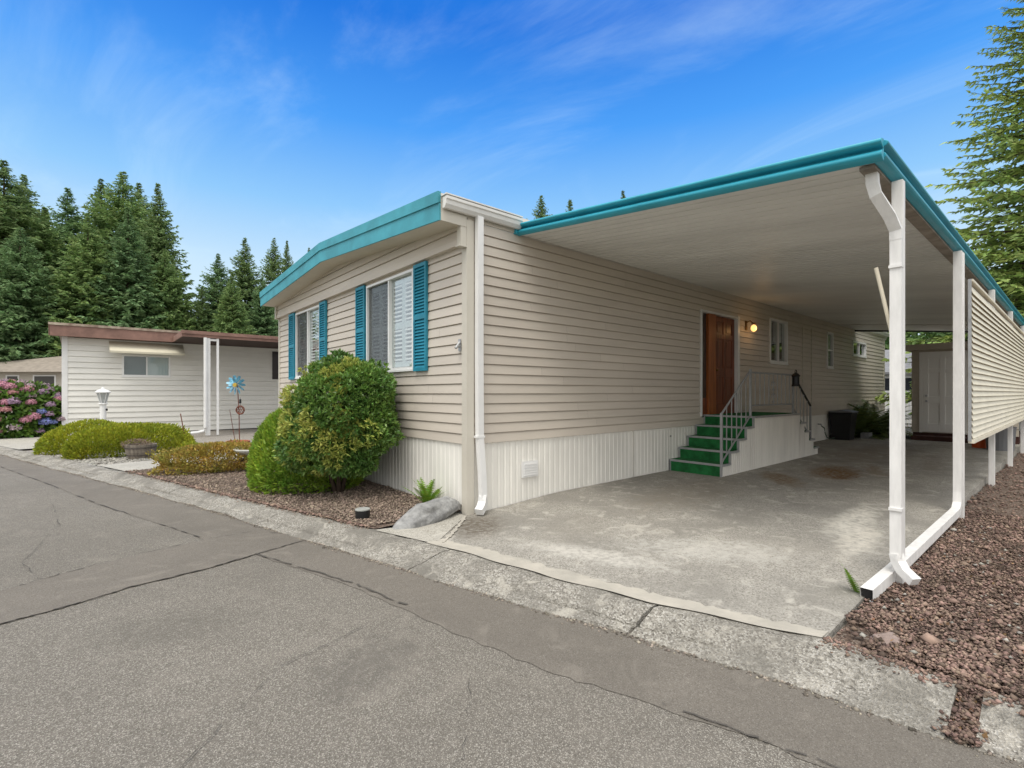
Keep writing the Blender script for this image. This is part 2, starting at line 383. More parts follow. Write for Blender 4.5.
M['cream'] = mat('cream_patch', (.50, .465, .40), .9, .3, 3.4, bump=.5, bscale=40, second=(.36, .34, .295))
M['concrete'] = aggregate('driveway_concrete', (.37, .35, .31), (.56, .54, .49), (.20, .185, .16), 95, .5, blot=.75, bscale=1.1, bump=.45, stones=.3, extra=[
    (-.22, -.48, .66, .42, .85, (.130, .110, .085), .95, .34),
    (.0, -2.0, 1.0, .28, -1.25, (.60, .575, .52), .8, .75),
    (.5, -1.3, .8, .5, .4, (.27, .25, .215), .6, .8),
    (1.3, -3.1, 1.0, .4, -.8, (.29, .27, .235), .5, .8),
    (.9, -2.7, 1.1, .40, -1.0, (.60, .58, .53), .55, .85),
    (2.2, -3.55, .95, .22, .12, (.66, .62, .54), .85, .45),
    (3.0, -3.3, 1.2, .24, .05, (.64, .61, .54), .95, .45),
    (6.6, -2.1, 1.1, .5, .2, (.19, .10, .035), 1.0, .6),
    (6.1, -2.35, .5, .22, -.2, (.17, .085, .03), 1.0, .5),
    (5.2, -1.7, 1.0, .32, .6, (.20, .135, .075), .9, .6),
    (7.4, -2.5, 1.1, .2, .3, (.24, .16, .09), .55, .8),
    (3.0, -1.3, 1.9, .7, .1, (.27, .235, .185), .55, .7),
    (9.5, -3.0, 2.4, .25, .15, (.16, .13, .10), .5, .8),
    (11.0, -1.8, 3.4, .9, .05, (.29, .235, .175), .6, .8)])
M['apron'] = aggregate('pale_apron', (.44, .42, .37), (.62, .6, .55), (.26, .24, .2), 95, .5, blot=.3, bscale=1.5, bump=.4)
M['earth'] = aggregate('bed_earth', (.155, .110, .085), (.34, .29, .24), (.055, .04, .032), 60, .7, blot=.35, bscale=2, bump=1.0)
M['yard'] = aggregate('yard_gravel', (.30, .275, .24), (.5, .47, .42), (.16, .14, .12), 55, .6, blot=.3, bscale=.8, bump=.9)
M['grassy'] = mat('rough_ground', (.075, .085, .035), .95, .4, .4)
M['lava'] = mat('lava_rock', (.205, .142, .112), .95, .45, 3, island=.6)
M['pea'] = mat('pea_gravel', (.27, .21, .165), .9, .3, 4, island=.5)
M['grey_gravel'] = mat('grey_gravel', (.31, .295, .26), .9, .2, 4, island=.4)
M['kerb_grit'] = mat('kerb_grit', (.22, .19, .155), .95, .4, 6, island=.6)
M['bark'] = mat('bark', (.085, .06, .042), .95, .4, 6, bump=.6, bscale=25, stretch=(1, 1, .25))
M['fir'] = mat('fir_needles', (.22, .315, .115), .75, .45, .35, second=(.14, .215, .082), island=.35, trans=.3)
M['fir_pale'] = mat('fir_needles_pale', (.26, .37, .12), .75, .4, .35, second=(.15, .24, .085), island=.35, trans=.3)
M['fir_blue'] = mat('fir_needles_blue', (.20, .32, .13), .75, .4, .35, second=(.13, .215, .095), island=.35, trans=.3)
M['fir_near'] = mat('fir_needles_near', (.40, .50, .13), .7, .4, .5, second=(.20, .30, .09), island=.4, trans=.2)
M['broad'] = mat('broad_leaves', (.11, .19, .04), .6, .4, .9, second=(.045, .10, .028), island=.35, trans=.25)
M['broad_bright'] = mat('bright_leaves', (.22, .31, .045), .6, .3, .9, second=(.10, .20, .03), island=.3, trans=.3)
M['pieris'] = mat('pieris_leaves', (.19, .32, .06), .42, .3, 2.2, second=(.08, .18, .045), island=.35, trans=.15, spec=.5)
M['pieris_tip'] = mat('yellow_new_leaves', (.50, .50, .13), .5, .35, 3, second=(.33, .42, .085), island=.3, trans=.2)
M['cypress'] = mat('cypress_sprays', (.30, .42, .04), .6, .4, 1.6, second=(.15, .28, .035), island=.3, trans=.2)
M['heather'] = mat('golden_heather', (.42, .43, .03), .7, .4, 2.6, second=(.21, .27, .022), island=.3, trans=.2)
M['rust_shrub'] = mat('rusty_heather', (.50, .31, .07), .75, .5, 4, second=(.26, .28, .06), island=.35, trans=.2)
M['hyd_leaf'] = mat('hydrangea_leaves', (.17, .30, .045), .55, .4, 2.5, second=(.06, .13, .03), island=.3, trans=.2)
M['fern'] = mat('fern_fronds', (.17, .30, .03), .6, .3, 3, island=.25, trans=.3)
M['fern_dark'] = mat('dark_fern_fronds', (.20, .25, .07), .6, .4, 3, second=(.09, .14, .04), island=.3, trans=.2)
for nme, c in (('pink', (.50, .24, .30)), ('mauve', (.40, .27, .38)), ('blue', (.20, .24, .50)), ('rose', (.48, .23, .23)), ('pale', (.52, .40, .44)), ('violet', (.18, .12, .36))):
    M['petal_'+nme] = mat('petal_'+nme, c, .7, .25, 5, island=.3, trans=.2)
M['stone'] = mat('grey_boulder', (.40, .40, .39), .95, .45, 9, bump=1.0, bscale=22, second=(.17, .17, .17))
M['terracotta'] = mat('terracotta', (.40, .155, .085), .85, .2, 6)
M['barrel'] = mat('weathered_wood', (.22, .19, .155), .9, .45, 2.5, stretch=(6, 6, .8), bump=.4, bscale=30)
M['soil'] = mat('dry_soil', (.23, .17, .12), .95, .4, 14, bump=.6)
M['bluepetal'] = mat('sky_blue_enamel', (.16, .42, .56), .3, .5, 14)
M['yellow'] = mat('yellow_enamel', (.55, .38, .06), .4)
M['rust'] = mat('rusty_iron', (.16, .055, .035), .8, .4, 20)
M['plastic_black'] = mat('black_plastic', (.012, .012, .013), .45)
M['plastic_grey'] = mat('grey_plastic', (.20, .205, .215), .5)
M['plastic_orange'] = mat('orange_plastic', (.52, .085, .015), .45)
M['nwhite'] = mat('neighbour_white', (.80, .79, .74), .5, .05, 1, stretch=(1, 1, 3))
M['nbeige'] = mat('neighbour_shade_beige', (.64, .60, .52), .55, .05, 1)
M['brown'] = mat('brown_fascia', (.25, .145, .115), .7, .25, 3)
M['brown_dark'] = mat('dark_soffit', (.055, .033, .027), .8)
M['moss_white'] = mat('lichen_cap', (.50, .43, .34), .9, .5, 4, second=(.20, .13, .10))
M['awning'] = mat('cream_awning', (.63, .59, .46), .5, .06, 2)
M['shingle'] = mat('brown_shingle', (.26, .225, .185), .9, .2, 3, bump=.3)
M['grey_wall'] = mat('greige_wall', (.50, .45, .37), .7, .05, 1)
M['shed_door'] = mat('grey_white_door', (.84, .83, .79), .5)
M['redwood'] = mat('dark_red_step', (.06, .025, .02), .9, .3, 5)
M['block'] = mat('grey_block', (.24, .245, .25), .9, .2, 8)
M['petal_or'] = mat('orange_litter', (.50, .12, .04), .8)
M['litter'] = mat('dry_leaves', (.22, .125, .065), .9, .3, 9, island=.5)
def lampglass():
    return mat('lantern_glass', (.42, .44, .44), .2, .2, 12)
M['lantern'] = lampglass()

# ---------------------------------------------------------------- setting
INNER = [(3.0, -17.), (1.15, -10.), (.30, -7.), (-.06, -5.2), (-.11, -4.62), (-.109, -3.971), (-.286, -3.506), (-.47, -2.95), (-.66, -2.2), (-.90, -.91), (-1.23, .235), (-1.57, 1.467), (-2.03, 3.087), (-2.78, 6.0), (-3.75, 9.3), (-4.9, 13.0), (-6.3, 17.5), (-9.0, 26.), (-20, 61.)]
OUTER = [(2.4, -17.), (.6, -10.), (-.14, -7.), (-.40, -5.2), (-.50, -4.62), (-.61, -3.90), (-.72, -3.5), (-.86, -2.95), (-1.08, -2.15), (-1.38, -.95), (-1.66, .17), (-1.99, 1.5), (-2.40, 3.2), (-3.22, 6.1), (-4.22, 9.5), (-5.2, 13.0), (-6.7, 17.5), (-9.45, 26.), (-20.5, 61.)]
def lerp_line(pl_, y):
    ys = [p[1] for p in pl_]
    return float(np.interp(y, ys, [p[0] for p in pl_]))
def inner_x(y): return lerp_line(INNER, y)
def outer_x(y): return lerp_line(OUTER, y)
def sstep(a, b, x):
    t = min(max((x-a)/(b-a), 0), 1); return t*t*(3-2*t)
def drive_z(x, y): return .066*sstep(.1, 1.8, x) + .0045*max(x-1, 0)

g = MB(); g.face([(-700, -700, -.16), (900, -700, -.16), (900, 900, -.16), (-700, 900, -.16)]); tag(g.build('ground', M['grassy']), kind='structure')
# road: fine grid of strips so the far part follows the kerb
r = MB()
Ys = [-17, -10, -7, -5.2, -4.62, -3.9, -3.5, -2.95, -2.15, -.95, .17, 1.5, 3.2, 6.1, 9.5, 13, 17.5, 26, 61]
for ya, yb in zip(Ys[:-1], Ys[1:]):
    r.face([(outer_x(ya)-12, ya-3, -.1), (outer_x(ya)+.12, ya, -.1), (outer_x(yb)+.12, yb, -.1), (outer_x(yb)-12, yb-3, -.1)])
tag(r.build('road', M['asphalt']), kind='structure')
rs = random.Random(3)
def ragged(pts, n=7, amp=.02):
    o = []
    for (xa, ya), (xb, yb) in zip(pts[:-1], pts[1:]):
        for k in range(n):
            t = k/n; o.append((xa+(xb-xa)*t+rs.uniform(-amp, amp), ya+(yb-ya)*t+rs.uniform(-amp, amp)))
    return o+[pts[-1]]
SEAM = [(-8.9, 24), (-6.9, 16.8), (-5.067, 10.445), (-4.102, 6.853), (-3.456, 4.268), (-2.988, 2.7), (-2.601, 1.312), (-2.208, .085), (-1.90, -.994), (-1.70, -2.2), (-1.53, -3.0), (-1.29, -3.7), (-1.10, -4.4), (-.8, -5.6), (.3, -9)]
seam = ragged(SEAM, 9, .018)
def strip_between(left, xr, z, name, m, dx=0.0):
    b = MB()
    for (xa, ya), (xb, yb) in zip(left[:-1], left[1:]):
        b.face([(xa, ya, z), (xb, yb, z), (xr(yb)+dx, yb, z), (xr(ya)+dx, ya, z)][::-1])
    return tag(b.build(name, m), kind='structure')
strip_between(seam, outer_x, -.096, 'road_patch', M['asphalt_patch'], .10)
top = ragged([(-9, -.6), (-6, .05), (-4.114, .756), (-3.762, .943), (-3.261, 1.143), (-2.62, 1.312), (-2.074, 1.30), (-1.74, .70)], 7, .012)
bot = ragged([(-9, -1.5), (-6, -.78), (-4.034, -.06), (-3.728, .0), (-3.307, .169), (-2.762, .245), (-2.294, .40), (-1.80, .555)], 7, .012)
b = MB()
for k in range(len(top)-1): b.face([(*top[k], -.092), (*bot[k], -.092), (*bot[k+1], -.092), (*top[k+1], -.092)])
tag(b.build('road_patch', M['asphalt_patch']), kind='structure')
def crack(pts, w, name='road_crack', z=-.088, gaps=.12):
    c = MB(); p = ragged(pts, 10, .012)
    for (xa, ya), (xb, yb) in zip(p[:-1], p[1:]):
        if rs.random() < gaps: continue
        d = Vector((xb-xa, yb-ya)).normalized(); nx, ny = -d.y, d.x; wa = w*rs.uniform(.3, 1.2)
        c.face([(xa-nx*wa, ya-ny*wa, z), (xb-nx*wa, yb-ny*wa, z), (xb+nx*wa, yb+ny*wa, z), (xa+nx*wa, ya+ny*wa, z)])
    return tag(c.build(name, M['tar']), kind='structure')
crack(SEAM[2:7], .008, gaps=.5); crack([(-2.30, .42), (-2.0, -.5), (-1.86, -.994), (-1.72, -1.7)], .009, gaps=.15)
crack([(-1.30, -3.55), (-1.2, -3.95), (-1.10, -4.35), (-.9, -5.1)], .006, gaps=.4)
crack([(-4.034, -.06), (-3.728, .0), (-3.307, .169), (-2.762, .245), (-2.294, .40), (-1.80, .555)], .007, gaps=.15)
crack([(-4.6, -3.4), (-3.9, -2.7), (-3.3, -2.5), (-2.7, -1.9), (-2.1, -1.75)], .003, gaps=.25)
crack([(-3.2, -3.9), (-2.8, -3.3), (-2.3, -3.2), (-1.9, -2.7)], .0025, gaps=.3)
crack([(-4.0, 4.9), (-3.85, 3.2), (-4.05, 1.6), (-3.9, .9)], .004, gaps=.3)
crack([(-4.114, .756), (-3.762, .943), (-3.261, 1.143), (-2.62, 1.312), (-2.074, 1.30), (-1.74, .70)], .006, gaps=.3)

def kerb(ya, yb, n):
    c = MB(); prev = None; rr = random.Random(int(ya*10)+5)
    for k in range(n+1):
        y = ya+(yb-ya)*k/n; xi, xo = inner_x(y), outer_x(y); w = xi-xo; jt = .010*math.sin(y*3.1)+.008*math.sin(y*7.7+1); jo = .016*math.sin(y*2.3+2)+.012*math.sin(y*5.9)+rr.uniform(-.006, .006)
        ring = [(xi+.03, y, -.03), (xi+.02+jt, y, .002+rr.uniform(-.006, .006)), (xi-w*.25, y, .004+rr.uniform(-.006, .006)), (xi-w*.50, y, -.026+rr.uniform(-.008, .008)), (xi-w*.66, y, -.052+rr.uniform(-.006, .006)), (xi-w*.70, y, -.060-.026*max(0, min(1, .5+math.sin(y*1.7)+.6*math.sin(y*4.1+1)))), (xi-w*.76, y, -.066+rr.uniform(-.004, .004)), (xi-w*.92, y, -.080+rr.uniform(-.005, .004)), (xo+jo, y, -.090), (xo+jo-.03, y, -.14)]
        if prev:
            for j in range(len(ring)-1): c.face([prev[j], prev[j+1], ring[j+1], ring[j]][::-1])
        else: c.face(ring)
        prev = ring
    c.face(prev[::-1])
    return c
segs = [(-17, -4.665), (-4.565, -3.02), (-2.995, -1.0), (-.985, 1.62), (1.632, 4.4), (4.412, 7.4), (7.412, 10.6), (10.612, 14), (14.012, 30), (30.01, 61)]
for ya, yb in segs: tag(kerb(ya, yb, max(10, int((yb-ya)/.09)) if yb < 18 else 20).build('kerb', M['curb'], smooth=True), kind='structure')
# leaf litter filling the gap in the kerb: earth below
b = MB(); b.face([(-.47, -4.70, -.082), (.0, -4.70, -.01), (.0, -4.53, -.01), (-.47, -4.53, -.082)]); tag(b.build('gap_earth', M['earth']), kind='structure')
# yard sheet inside the kerb
b = MB(); ys = [-17, -10, -7, -5.2, -4.62] + [-4+.25*k for k in range(17)] + [.235, 1.467, 3.087, 6, 9.3, 13, 17.5, 26, 61]
ys = sorted(set(ys))
for ya, yb in zip(ys[:-1], ys[1:]): b.face([(inner_x(ya), ya, -.035), (60, ya, -.035), (60, yb, -.035), (inner_x(yb), yb, -.035)])
tag(b.build('yard', M['yard']), kind='structure')
# driveway
b = MB(); ys = [-3.95+.158*k for k in range(26)]; ys[-1] = .0
def grid_row(y): x0 = inner_x(y)+.02; return [x0+(2.2-x0)*k/12 for k in range(12)] + [2.2+.9*k for k in range(21)]
for ya, yb in zip(ys[:-1], ys[1:]):
    A, B_ = grid_row(ya), grid_row(yb)
    for i in range(len(A)-1):
        b.face([(A[i], ya, drive_z(A[i], ya)+.006), (A[i+1], ya, drive_z(A[i+1], ya)+.006), (B_[i+1], yb, drive_z(B_[i+1], yb)+.006), (B_[i], yb, drive_z(B_[i], yb)+.006)])
b.face([(inner_x(-3.95)+.02, -3.95, .006), (2.2, -3.95, drive_z(2.2, 0)+.006), (2.2, -3.95, -.1), (inner_x(-3.95)+.02, -3.95, -.1)][::-1])
b.face([(2.2, -3.95, drive_z(2.2, 0)+.006), (20.2, -3.95, drive_z(20.2, 0)+.006), (20.2, -3.95, -.1), (2.2, -3.95, -.1)][::-1])
tag(b.build('driveway', M['concrete'], smooth=True), kind='structure')
# cream smoothed strip along the kerb
CS = [(-.80, -.66), (-.66, -1.2), (-.545, -1.9), (-.36, -2.75), (-.19, -3.42), (-.015, -3.94)]
b = MB(); rag = ragged(CS, 14, .03)
for (xa, ya), (xb, yb) in zip(rag[:-1], rag[1:]): b.face([(inner_x(ya)-.022+.012*math.sin(ya*9), ya, .013), (inner_x(yb)-.022+.012*math.sin(yb*9), yb, .013), (xb, yb, .011), (xa, ya, .011)])
tag(b.build('mortar_strip', M['cream']), kind='structure')
# pale concrete corner between kerb and rock
b = MB(); b.face([(inner_x(-.77), -.77, .012), (-.06, -.05, .012), (-.05, .24, .012), (-.45, .18, .012), (-.9, .02, .012), (inner_x(.1), .1, .012), (inner_x(-.35), -.35, .012)]); tag(b.build('concrete_corner', M['apron']), kind='structure')
b = MB(); p = ragged([(-.86, -.80), (-.62, -.58), (-.40, -.38), (-.22, -.22), (-.08, -.06)], 5, .012)
for (xa, ya), (xb, yb) in zip(p[:-1], p[1:]):
    w = rs.uniform(.008, .022); b.face([(xa+w, ya-w, .017), (xb+w, yb-w, .017), (xb-w, yb+w, .017), (xa-w, ya+w, .017)])
tag(b.build('mortar_seam', M['cream']), kind='structure')
# beds
b = MB(); yy = [.12, .5, 1.0, 1.467, 2.2, 3.087, 4, 5, 6, 7.0]
for ya, yb in zip(yy[:-1], yy[1:]): b.face([(inner_x(ya)+.03, ya, .014), (1.2, ya, .05), (1.2, yb, .05), (inner_x(yb)+.03, yb, .014)])
tag(b.build('front_bed', M['earth']), kind='structure')
b = MB()
for ya, yb in zip([-17, -10, -7, -5.2, -4.8, -4.4], [-10, -7, -5.2, -4.8, -4.4, -3.97]): b.face([(inner_x(ya)+.03, ya, -.01), (40, ya, .02), (40, yb, .02), (inner_x(yb)+.03, yb, -.01)])
tag(b.build('side_bed', M['earth']), kind='structure')
# concrete pad and path past the barrel
b = MB(); b.face([(inner_x(7.0)+.03, 7.0, .012), (-.6, 7.6, .03), (-.2, 8.6, .03), (-1.4, 8.7, .02), (inner_x(8.4)+.03, 8.4, .012)]); tag(b.build('garden_path', M['apron']), kind='structure')
b = MB(); b.face([(inner_x(13.5)+.03, 13.5, .012), (-4.2, 13.8, .012), (-4.5, 19, .012), (inner_x(18.5)+.03, 18.5, .012)]); tag(b.build('neighbour_path', M['apron']), kind='structure')
# stones
def scatter_tri(n, fx0, fx1, y0, y1, rng, bias=None):
    y = rng.uniform(y0, y1, n); x0 = np.array([fx0(q) for q in y]); x1 = np.array([fx1(q) for q in y]); x = x0+(x1-x0)*rng.uniform(0, 1, n)
    return np.stack([x, y, np.zeros(n)], 1)
def stones(name, P, size, m, squash=.6):
    V, F = chunks(P, size, RNG, squash); return tag(np_mesh(name, V, F, m), kind='stuff')
def lava_pts(n, ymin, xmax, pw):
    P = scatter_tri(n, lambda q: 0, lambda q: 1, ymin, -3.96, RNG); t = P[:, 0]**pw
    x0 = np.array([inner_x(q)+.06 for q in P[:, 1]]); P[:, 0] = x0+(xmax-x0)*t; P[:, 2] = .005+RNG.uniform(-.006, .022, n)
    return P
P1 = lava_pts(46000, -6.3, 5.0, 1.5); P2 = lava_pts(24000, -9.5, 16, 1.2)
keep = ~((P1[:, 0] < .25) & (P1[:, 1] > -4.15))
stones('lava_rock', P1[keep], .0105, M['lava']); stones('lava_rock', P2, .015, M['lava'])
P = scatter_tri(160, lambda q: inner_x(q)+.1, lambda q: 4, -6, -4.0, RNG); P[:, 2] = .03; stones('pale_pebbles', P, .014, M['grey_gravel'])
P = scatter_tri(22000, lambda q: inner_x(q)+.05, lambda q: -.02, .2, 7.0, RNG); P[:, 2] = .022+RNG.uniform(-.004, .012, len(P)) + .036*np.clip((P[:, 0]+1.8)/3, 0, 1); stones('pea_gravel', P, .011, M['pea'])
P = scatter_tri(3500, lambda q: inner_x(q)+.05, lambda q: inner_x(q)+2.6, 8.3, 11.5, RNG); P[:, 2] = -.02; stones('grey_gravel', P, .028, M['grey_gravel'])
def edging(n, fx, y0, y1, size, m, name):
    y = RNG.uniform(y0, y1, n); P = np.stack([np.array([fx(q) for q in y])+RNG.normal(0, .02, n), y, np.full(n, .018)], 1); return stones(name, P, size, m)
edging(900, lambda q: inner_x(q)+.05, .25, 7, .017, M['lava'], 'lava_edging')
# dirt and grit washed along the kerb foot
n = 5200; y = RNG.uniform(-7, 14, n); P = np.stack([np.array([outer_x(q) for q in y])-np.abs(RNG.normal(0, .035, n))+.02, y, np.full(n, -.094)], 1); stones('kerb_grit', P, .008, M['kerb_grit'])
n = 900; y = RNG.uniform(-5.6, -3.95, n); P = np.stack([np.array([inner_x(q) for q in y])-np.abs(RNG.normal(0, .07, n))+.03, y, np.full(n, .008)], 1); stones('spilled_chips', P, .010, M['lava'])
n = 700; y = RNG.uniform(.2, 7, n); P = np.stack([np.array([inner_x(q) for q in y])-np.abs(RNG.normal(0, .05, n))+.03, y, np.full(n, .008)], 1); stones('spilled_chips', P, .008, M['pea'])
n = 900; x = RNG.uniform(-.52, .0, n); P = np.stack([x, RNG.normal(-4.615, .035, n), -.012-.15*np.clip(-x, 0, .5)+RNG.uniform(0, .02, n)], 1); stones('gap_litter', P, .010, M['lava'])
# leaf litter
n = 90; P = np.stack([RNG.uniform(-.48, .05, n), RNG.normal(-4.615, .05, n), np.zeros(n)], 1); P[:, 2] = -.01-.15*np.clip(-P[:, 0], 0, .5)
V, F = leaf_quads(P, np.tile([1., 0, .1], (n, 1)), .032, .02, RNG, .9, normal=np.tile([0, 0, 1.], (n, 1))); tag(np_mesh('leaf_litter', V, F, M['litter']), kind='stuff')
n = 160; P = np.stack([RNG.uniform(-1.3, 3.5, n), RNG.uniform(-5.6, -3.9, n), np.full(n, .035)], 1); P = P[P[:, 0] > np.array([inner_x(q) for q in P[:, 1]])]
V, F = leaf_quads(P, np.tile([1., 0, .1], (len(P), 1)), .026, .015, RNG, .9, normal=np.tile([0, 0, 1.], (len(P), 1))); tag(np_mesh('leaf_litter', V, F, M['litter']), kind='stuff')

# ---------------------------------------------------------------- mobile home
H = thing('mobile_home', (0, 0, 0), 'long beige mobile home with teal gable fascia, teal shutters and cream skirting', 'house')
LEN, WID = 19.8, 8.0
def window_on(parent, org, u, n, w, z0, z1, kind, fw=.036, split=.5):
    """org: left-bottom reference on wall (u=0), z range; kind: blinds / plain"""
    o = Vector(org); u = Vector(u); n = Vector(n)
    def bx(m, ua, ub, za, zb, da, db):
        p = o+u*ua+n*da; q = o+u*ub+n*db; m.box((p.x, p.y, za), (q.x, q.y, zb))
    f = MB()
    bx(f, 0, w, z0, z0+fw, -.09, .035); bx(f, 0, w, z1-fw, z1, -.09, .035); bx(f, 0, fw, z0+fw, z1-fw, -.09, .033); bx(f, w-fw, w, z0+fw, z1-fw, -.09, .033)
    mid = w*split
    if kind == 'stack': bx(f, fw, w-fw, z0+(z1-z0)*.5-.02, z0+(z1-z0)*.5+.02, -.08, .02)
    else: bx(f, mid-.02, mid+.02, z0+fw, z1-fw, -.08, .022)
    bx(f, -.015, w+.015, z0-.03, z0, -.05, .045)
    W_ = f.build('window', M['vinyl'], parent)
    halves = [(fw, mid-.022), (mid+.02, w-fw)] if kind != 'stack' else [(fw, w-fw)]
    for k, (a_, b_) in enumerate(halves):
        g_ = MB(); p = o+u*a_+n*(-.012-.02*k); q = o+u*b_+n*(-.012-.02*k)
        gp = n*-.004
        p2, q2 = p+gp, q+gp
        g_.prism([(p.x, p.y, z0+fw), (q.x, q.y, z0+fw), (q.x, q.y, z1-fw), (p.x, p.y, z1-fw)], gp); g_.build('pane', M['glass'], W_)
    return W_, halves, bx
def plantation(W_, bx, a_, b_, z0, z1, m):
    s = MB(); st = .05; d0, d1 = -.068, -.040
    pw = (b_-a_)/2
    for i in range(2):
        xa, xb = a_+i*pw+.004, a_+(i+1)*pw-.004
        bx(s, xa, xa+st, z0, z1, d0, d1); bx(s, xb-st, xb, z0, z1, d0, d1)
        zm = z0+(z1-z0)*.47
        for za, zb in ((z0, z0+.08), (zm-.05, zm+.05), (z1-.08, z1)): bx(s, xa+st, xb-st, za, zb, d0, d1)
        for lo, hi in ((z0+.08, zm-.05), (zm+.05, z1-.08)):
            k = max(2, int((hi-lo)/.062))
            for j in range(k):
                zc_ = lo+(hi-lo)*(j+.5)/k
                bx(s, xa+st, xb-st, zc_-.013, zc_+.013, d0-.005, d1+.005)
    return s.build('plantation_blind', m, W_)

# front wall (x = 0, faces the street)
WINS = [(1.30, 2.885), (5.12, 6.656)]; WZ = (1.87, 3.32)
mb = MB(); siding(mb, (0, 0, 0), (0, 1, 0), (-1, 0, 0), WID, .88, 3.42, openings=[(a_+.02, b_-.02, WZ[0]+.02, WZ[1]-.02) for a_, b_ in WINS])
mb.build('front_wall', M['siding'], H)
gs = MB(); siding(gs, (-.06, .06, 0), (0, 1, 0), (-1, 0, 0), WID-.12, 3.435, 3.95, zbase=3.435); gs.box((-.085, .06, 3.365), (-.0, WID-.06, 3.44)); gs.build('gable_wall', M['siding'], H)
# side wall (y = 0)
DOOR = (5.75, 7.30, 1.03, 3.17)
SW = [(9.04, 10.14, 2.27, 3.36), (13.2, 13.74, 2.28, 3.36), (15.72, 17.28, 2.78, 3.28)]
mb = MB(); siding(mb, (0, 0, 0), (1, 0, 0), (0, -1, 0), LEN, .88, 3.92, openings=[DOOR]+[(a_+.02, b_-.02, c+.02, d-.02) for a_, b_, c, d in SW])
mb.build('side_wall', M['siding'], H)
mb = MB(); mb.face([(0, WID, .0), (LEN, WID, 0), (LEN, WID, 3.9), (0, WID, 3.9)]); mb.face([(LEN, 0, 0), (LEN, WID, 0), (LEN, WID, 3.9), (LEN, 0, 3.9)]); mb.build('rear_wall', M['siding'], H)
mb = MB(); mb.box((.55, .55, .9), (LEN-.4, WID-.4, 3.6)); mb.build('dark_core', M['interior'], H)  # dark box filling the house, its colour stands for unlit rooms
sk = MB(); ribbed(sk, (.008, .0, 0), (0, 1, 0), (-1, 0, 0), WID, -.06, .88); ribbed(sk, (0, .008, 0), (1, 0, 0), (0, -1, 0), LEN, -.06, .88, openings=())
sk.build('skirting', M['skirt'], H)
# corner trims
c = MB(); c.prism([(-.026, -.026, -.03), (.085, -.026, -.03), (.085, -.001, -.03), (-.001, -.001, -.03), (-.001, .085, -.03), (-.026, .085, -.03)], (0, 0, 3.70)); c.build('corner_trim', M['trim'], H)
for q in (((-.026, 7.93, .0), (-.001, 8.02, 3.7)), ((LEN-.08, -.026, .8), (LEN+.02, -.001, 3.75))):
    c = MB(); c.box(*q); c.build('corner_trim', M['trim'], H)
c = MB(); c.box((-.115, -.022, 3.34), (-.028, .062, 3.62)); c.box((-.135, -.028, 3.325), (-.028, .068, 3.342)); c.build('gable_trim', M['trim'], H)
c = MB(); c.box((-.112, 7.94, 3.34), (-.028, 8.02, 3.7)); c.build('gable_trim', M['trim'], H)
# roof
ROOFX0 = -.40
def roof_z(y): return 3.90+.31*(y+.02)/4.0 if y < 4 else 3.955+.255*(8.08-y)/4.08
mb = MB(); ya, yb = -.0, 8.06
mb.prism([(ROOFX0, ya, 3.60), (ROOFX0, 4, 3.905), (ROOFX0, yb, 3.66), (ROOFX0, yb, roof_z(yb)-.01), (ROOFX0, 4, roof_z(4)-.01), (ROOFX0, ya, roof_z(ya)-.01)], (LEN+.75, 0, 0))
RO = mb.build('roof', M['roof'], H)
mb = MB()
mb.prism([(ROOFX0+.002, ya+.02, 3.594), (ROOFX0+.002, 4, 3.899), (ROOFX0+.002, yb-.02, 3.654), (ROOFX0+.002, yb-.02, 3.648), (ROOFX0+.002, 4, 3.893), (ROOFX0+.002, ya+.02, 3.588)], (.42, 0, 0)); mb.build('soffit', M['soffit'], H)
mb = MB()
for s0, s1 in ((-.02, 3.97), (3.97, 8.08)):
    za, zb = (0, .31) if s0 < 1 else (.31, .06)
    mb.prism([(ROOFX0-.022, s0, 3.575+za), (ROOFX0-.022, s1, 3.575+zb), (ROOFX0-.022, s1, 3.79+zb), (ROOFX0-.022, s0, 3.79+za)], (.021, 0, 0))
    mb.prism([(ROOFX0-.040, s0, 3.778+za), (ROOFX0-.040, s1, 3.778+zb), (ROOFX0-.040, s1, 3.915+zb), (ROOFX0-.040, s0, 3.915+za)], (.044, 0, 0))
mb.build('fascia', M['teal'], H)
for q in (((ROOFX0, -.028, 3.575), (-.03, -.002, 3.70)), ((ROOFX0, -.022, 3.70), (.82, -.002, 3.90)), ((15.9, -.04, 3.66), (LEN+.3, -.018, 3.90))):
    mb = MB(); mb.box(*q); mb.build('eave_board', M['trim'], H)
def gutter_prof(x): return [(x, -.042, 3.715), (x, -.085, 3.715), (x, -.115, 3.755), (x, -.12, 3.80), (x, -.135, 3.812), (x, -.135, 3.845), (x, -.042, 3.845)]
for xg, lg in ((ROOFX0+.01, .80-ROOFX0), (16.12, 4.0)):
    mb = MB(); mb.prism(gutter_prof(xg), (lg, 0, 0)); mb.build('gutter', M['gutter'], H)
mb = MB(); mb.box((ROOFX0, -.138, 3.857), (.81, .02, 3.872)); mb.build('drip_edge', M['gutter'], H)
# corner downspout
mb = MB(); mb.tube([(.13, -.075, 3.72), (.13, -.072, 2.0), (.135, -.075, .95), (.155, -.10, .50), (.16, -.11, .22)], 0, flat=(.085, .07, (0, 1, 0)))
mb.tube([(.16, -.11, .24), (.155, -.115, .16), (.115, -.14, .10), (.05, -.175, .06)], 0, flat=(.10, .085, (0, 0, 1))); mb.box((.075, -.115, .96), (.19, -.03, .985)); mb.build('downspout', M['white'], H)
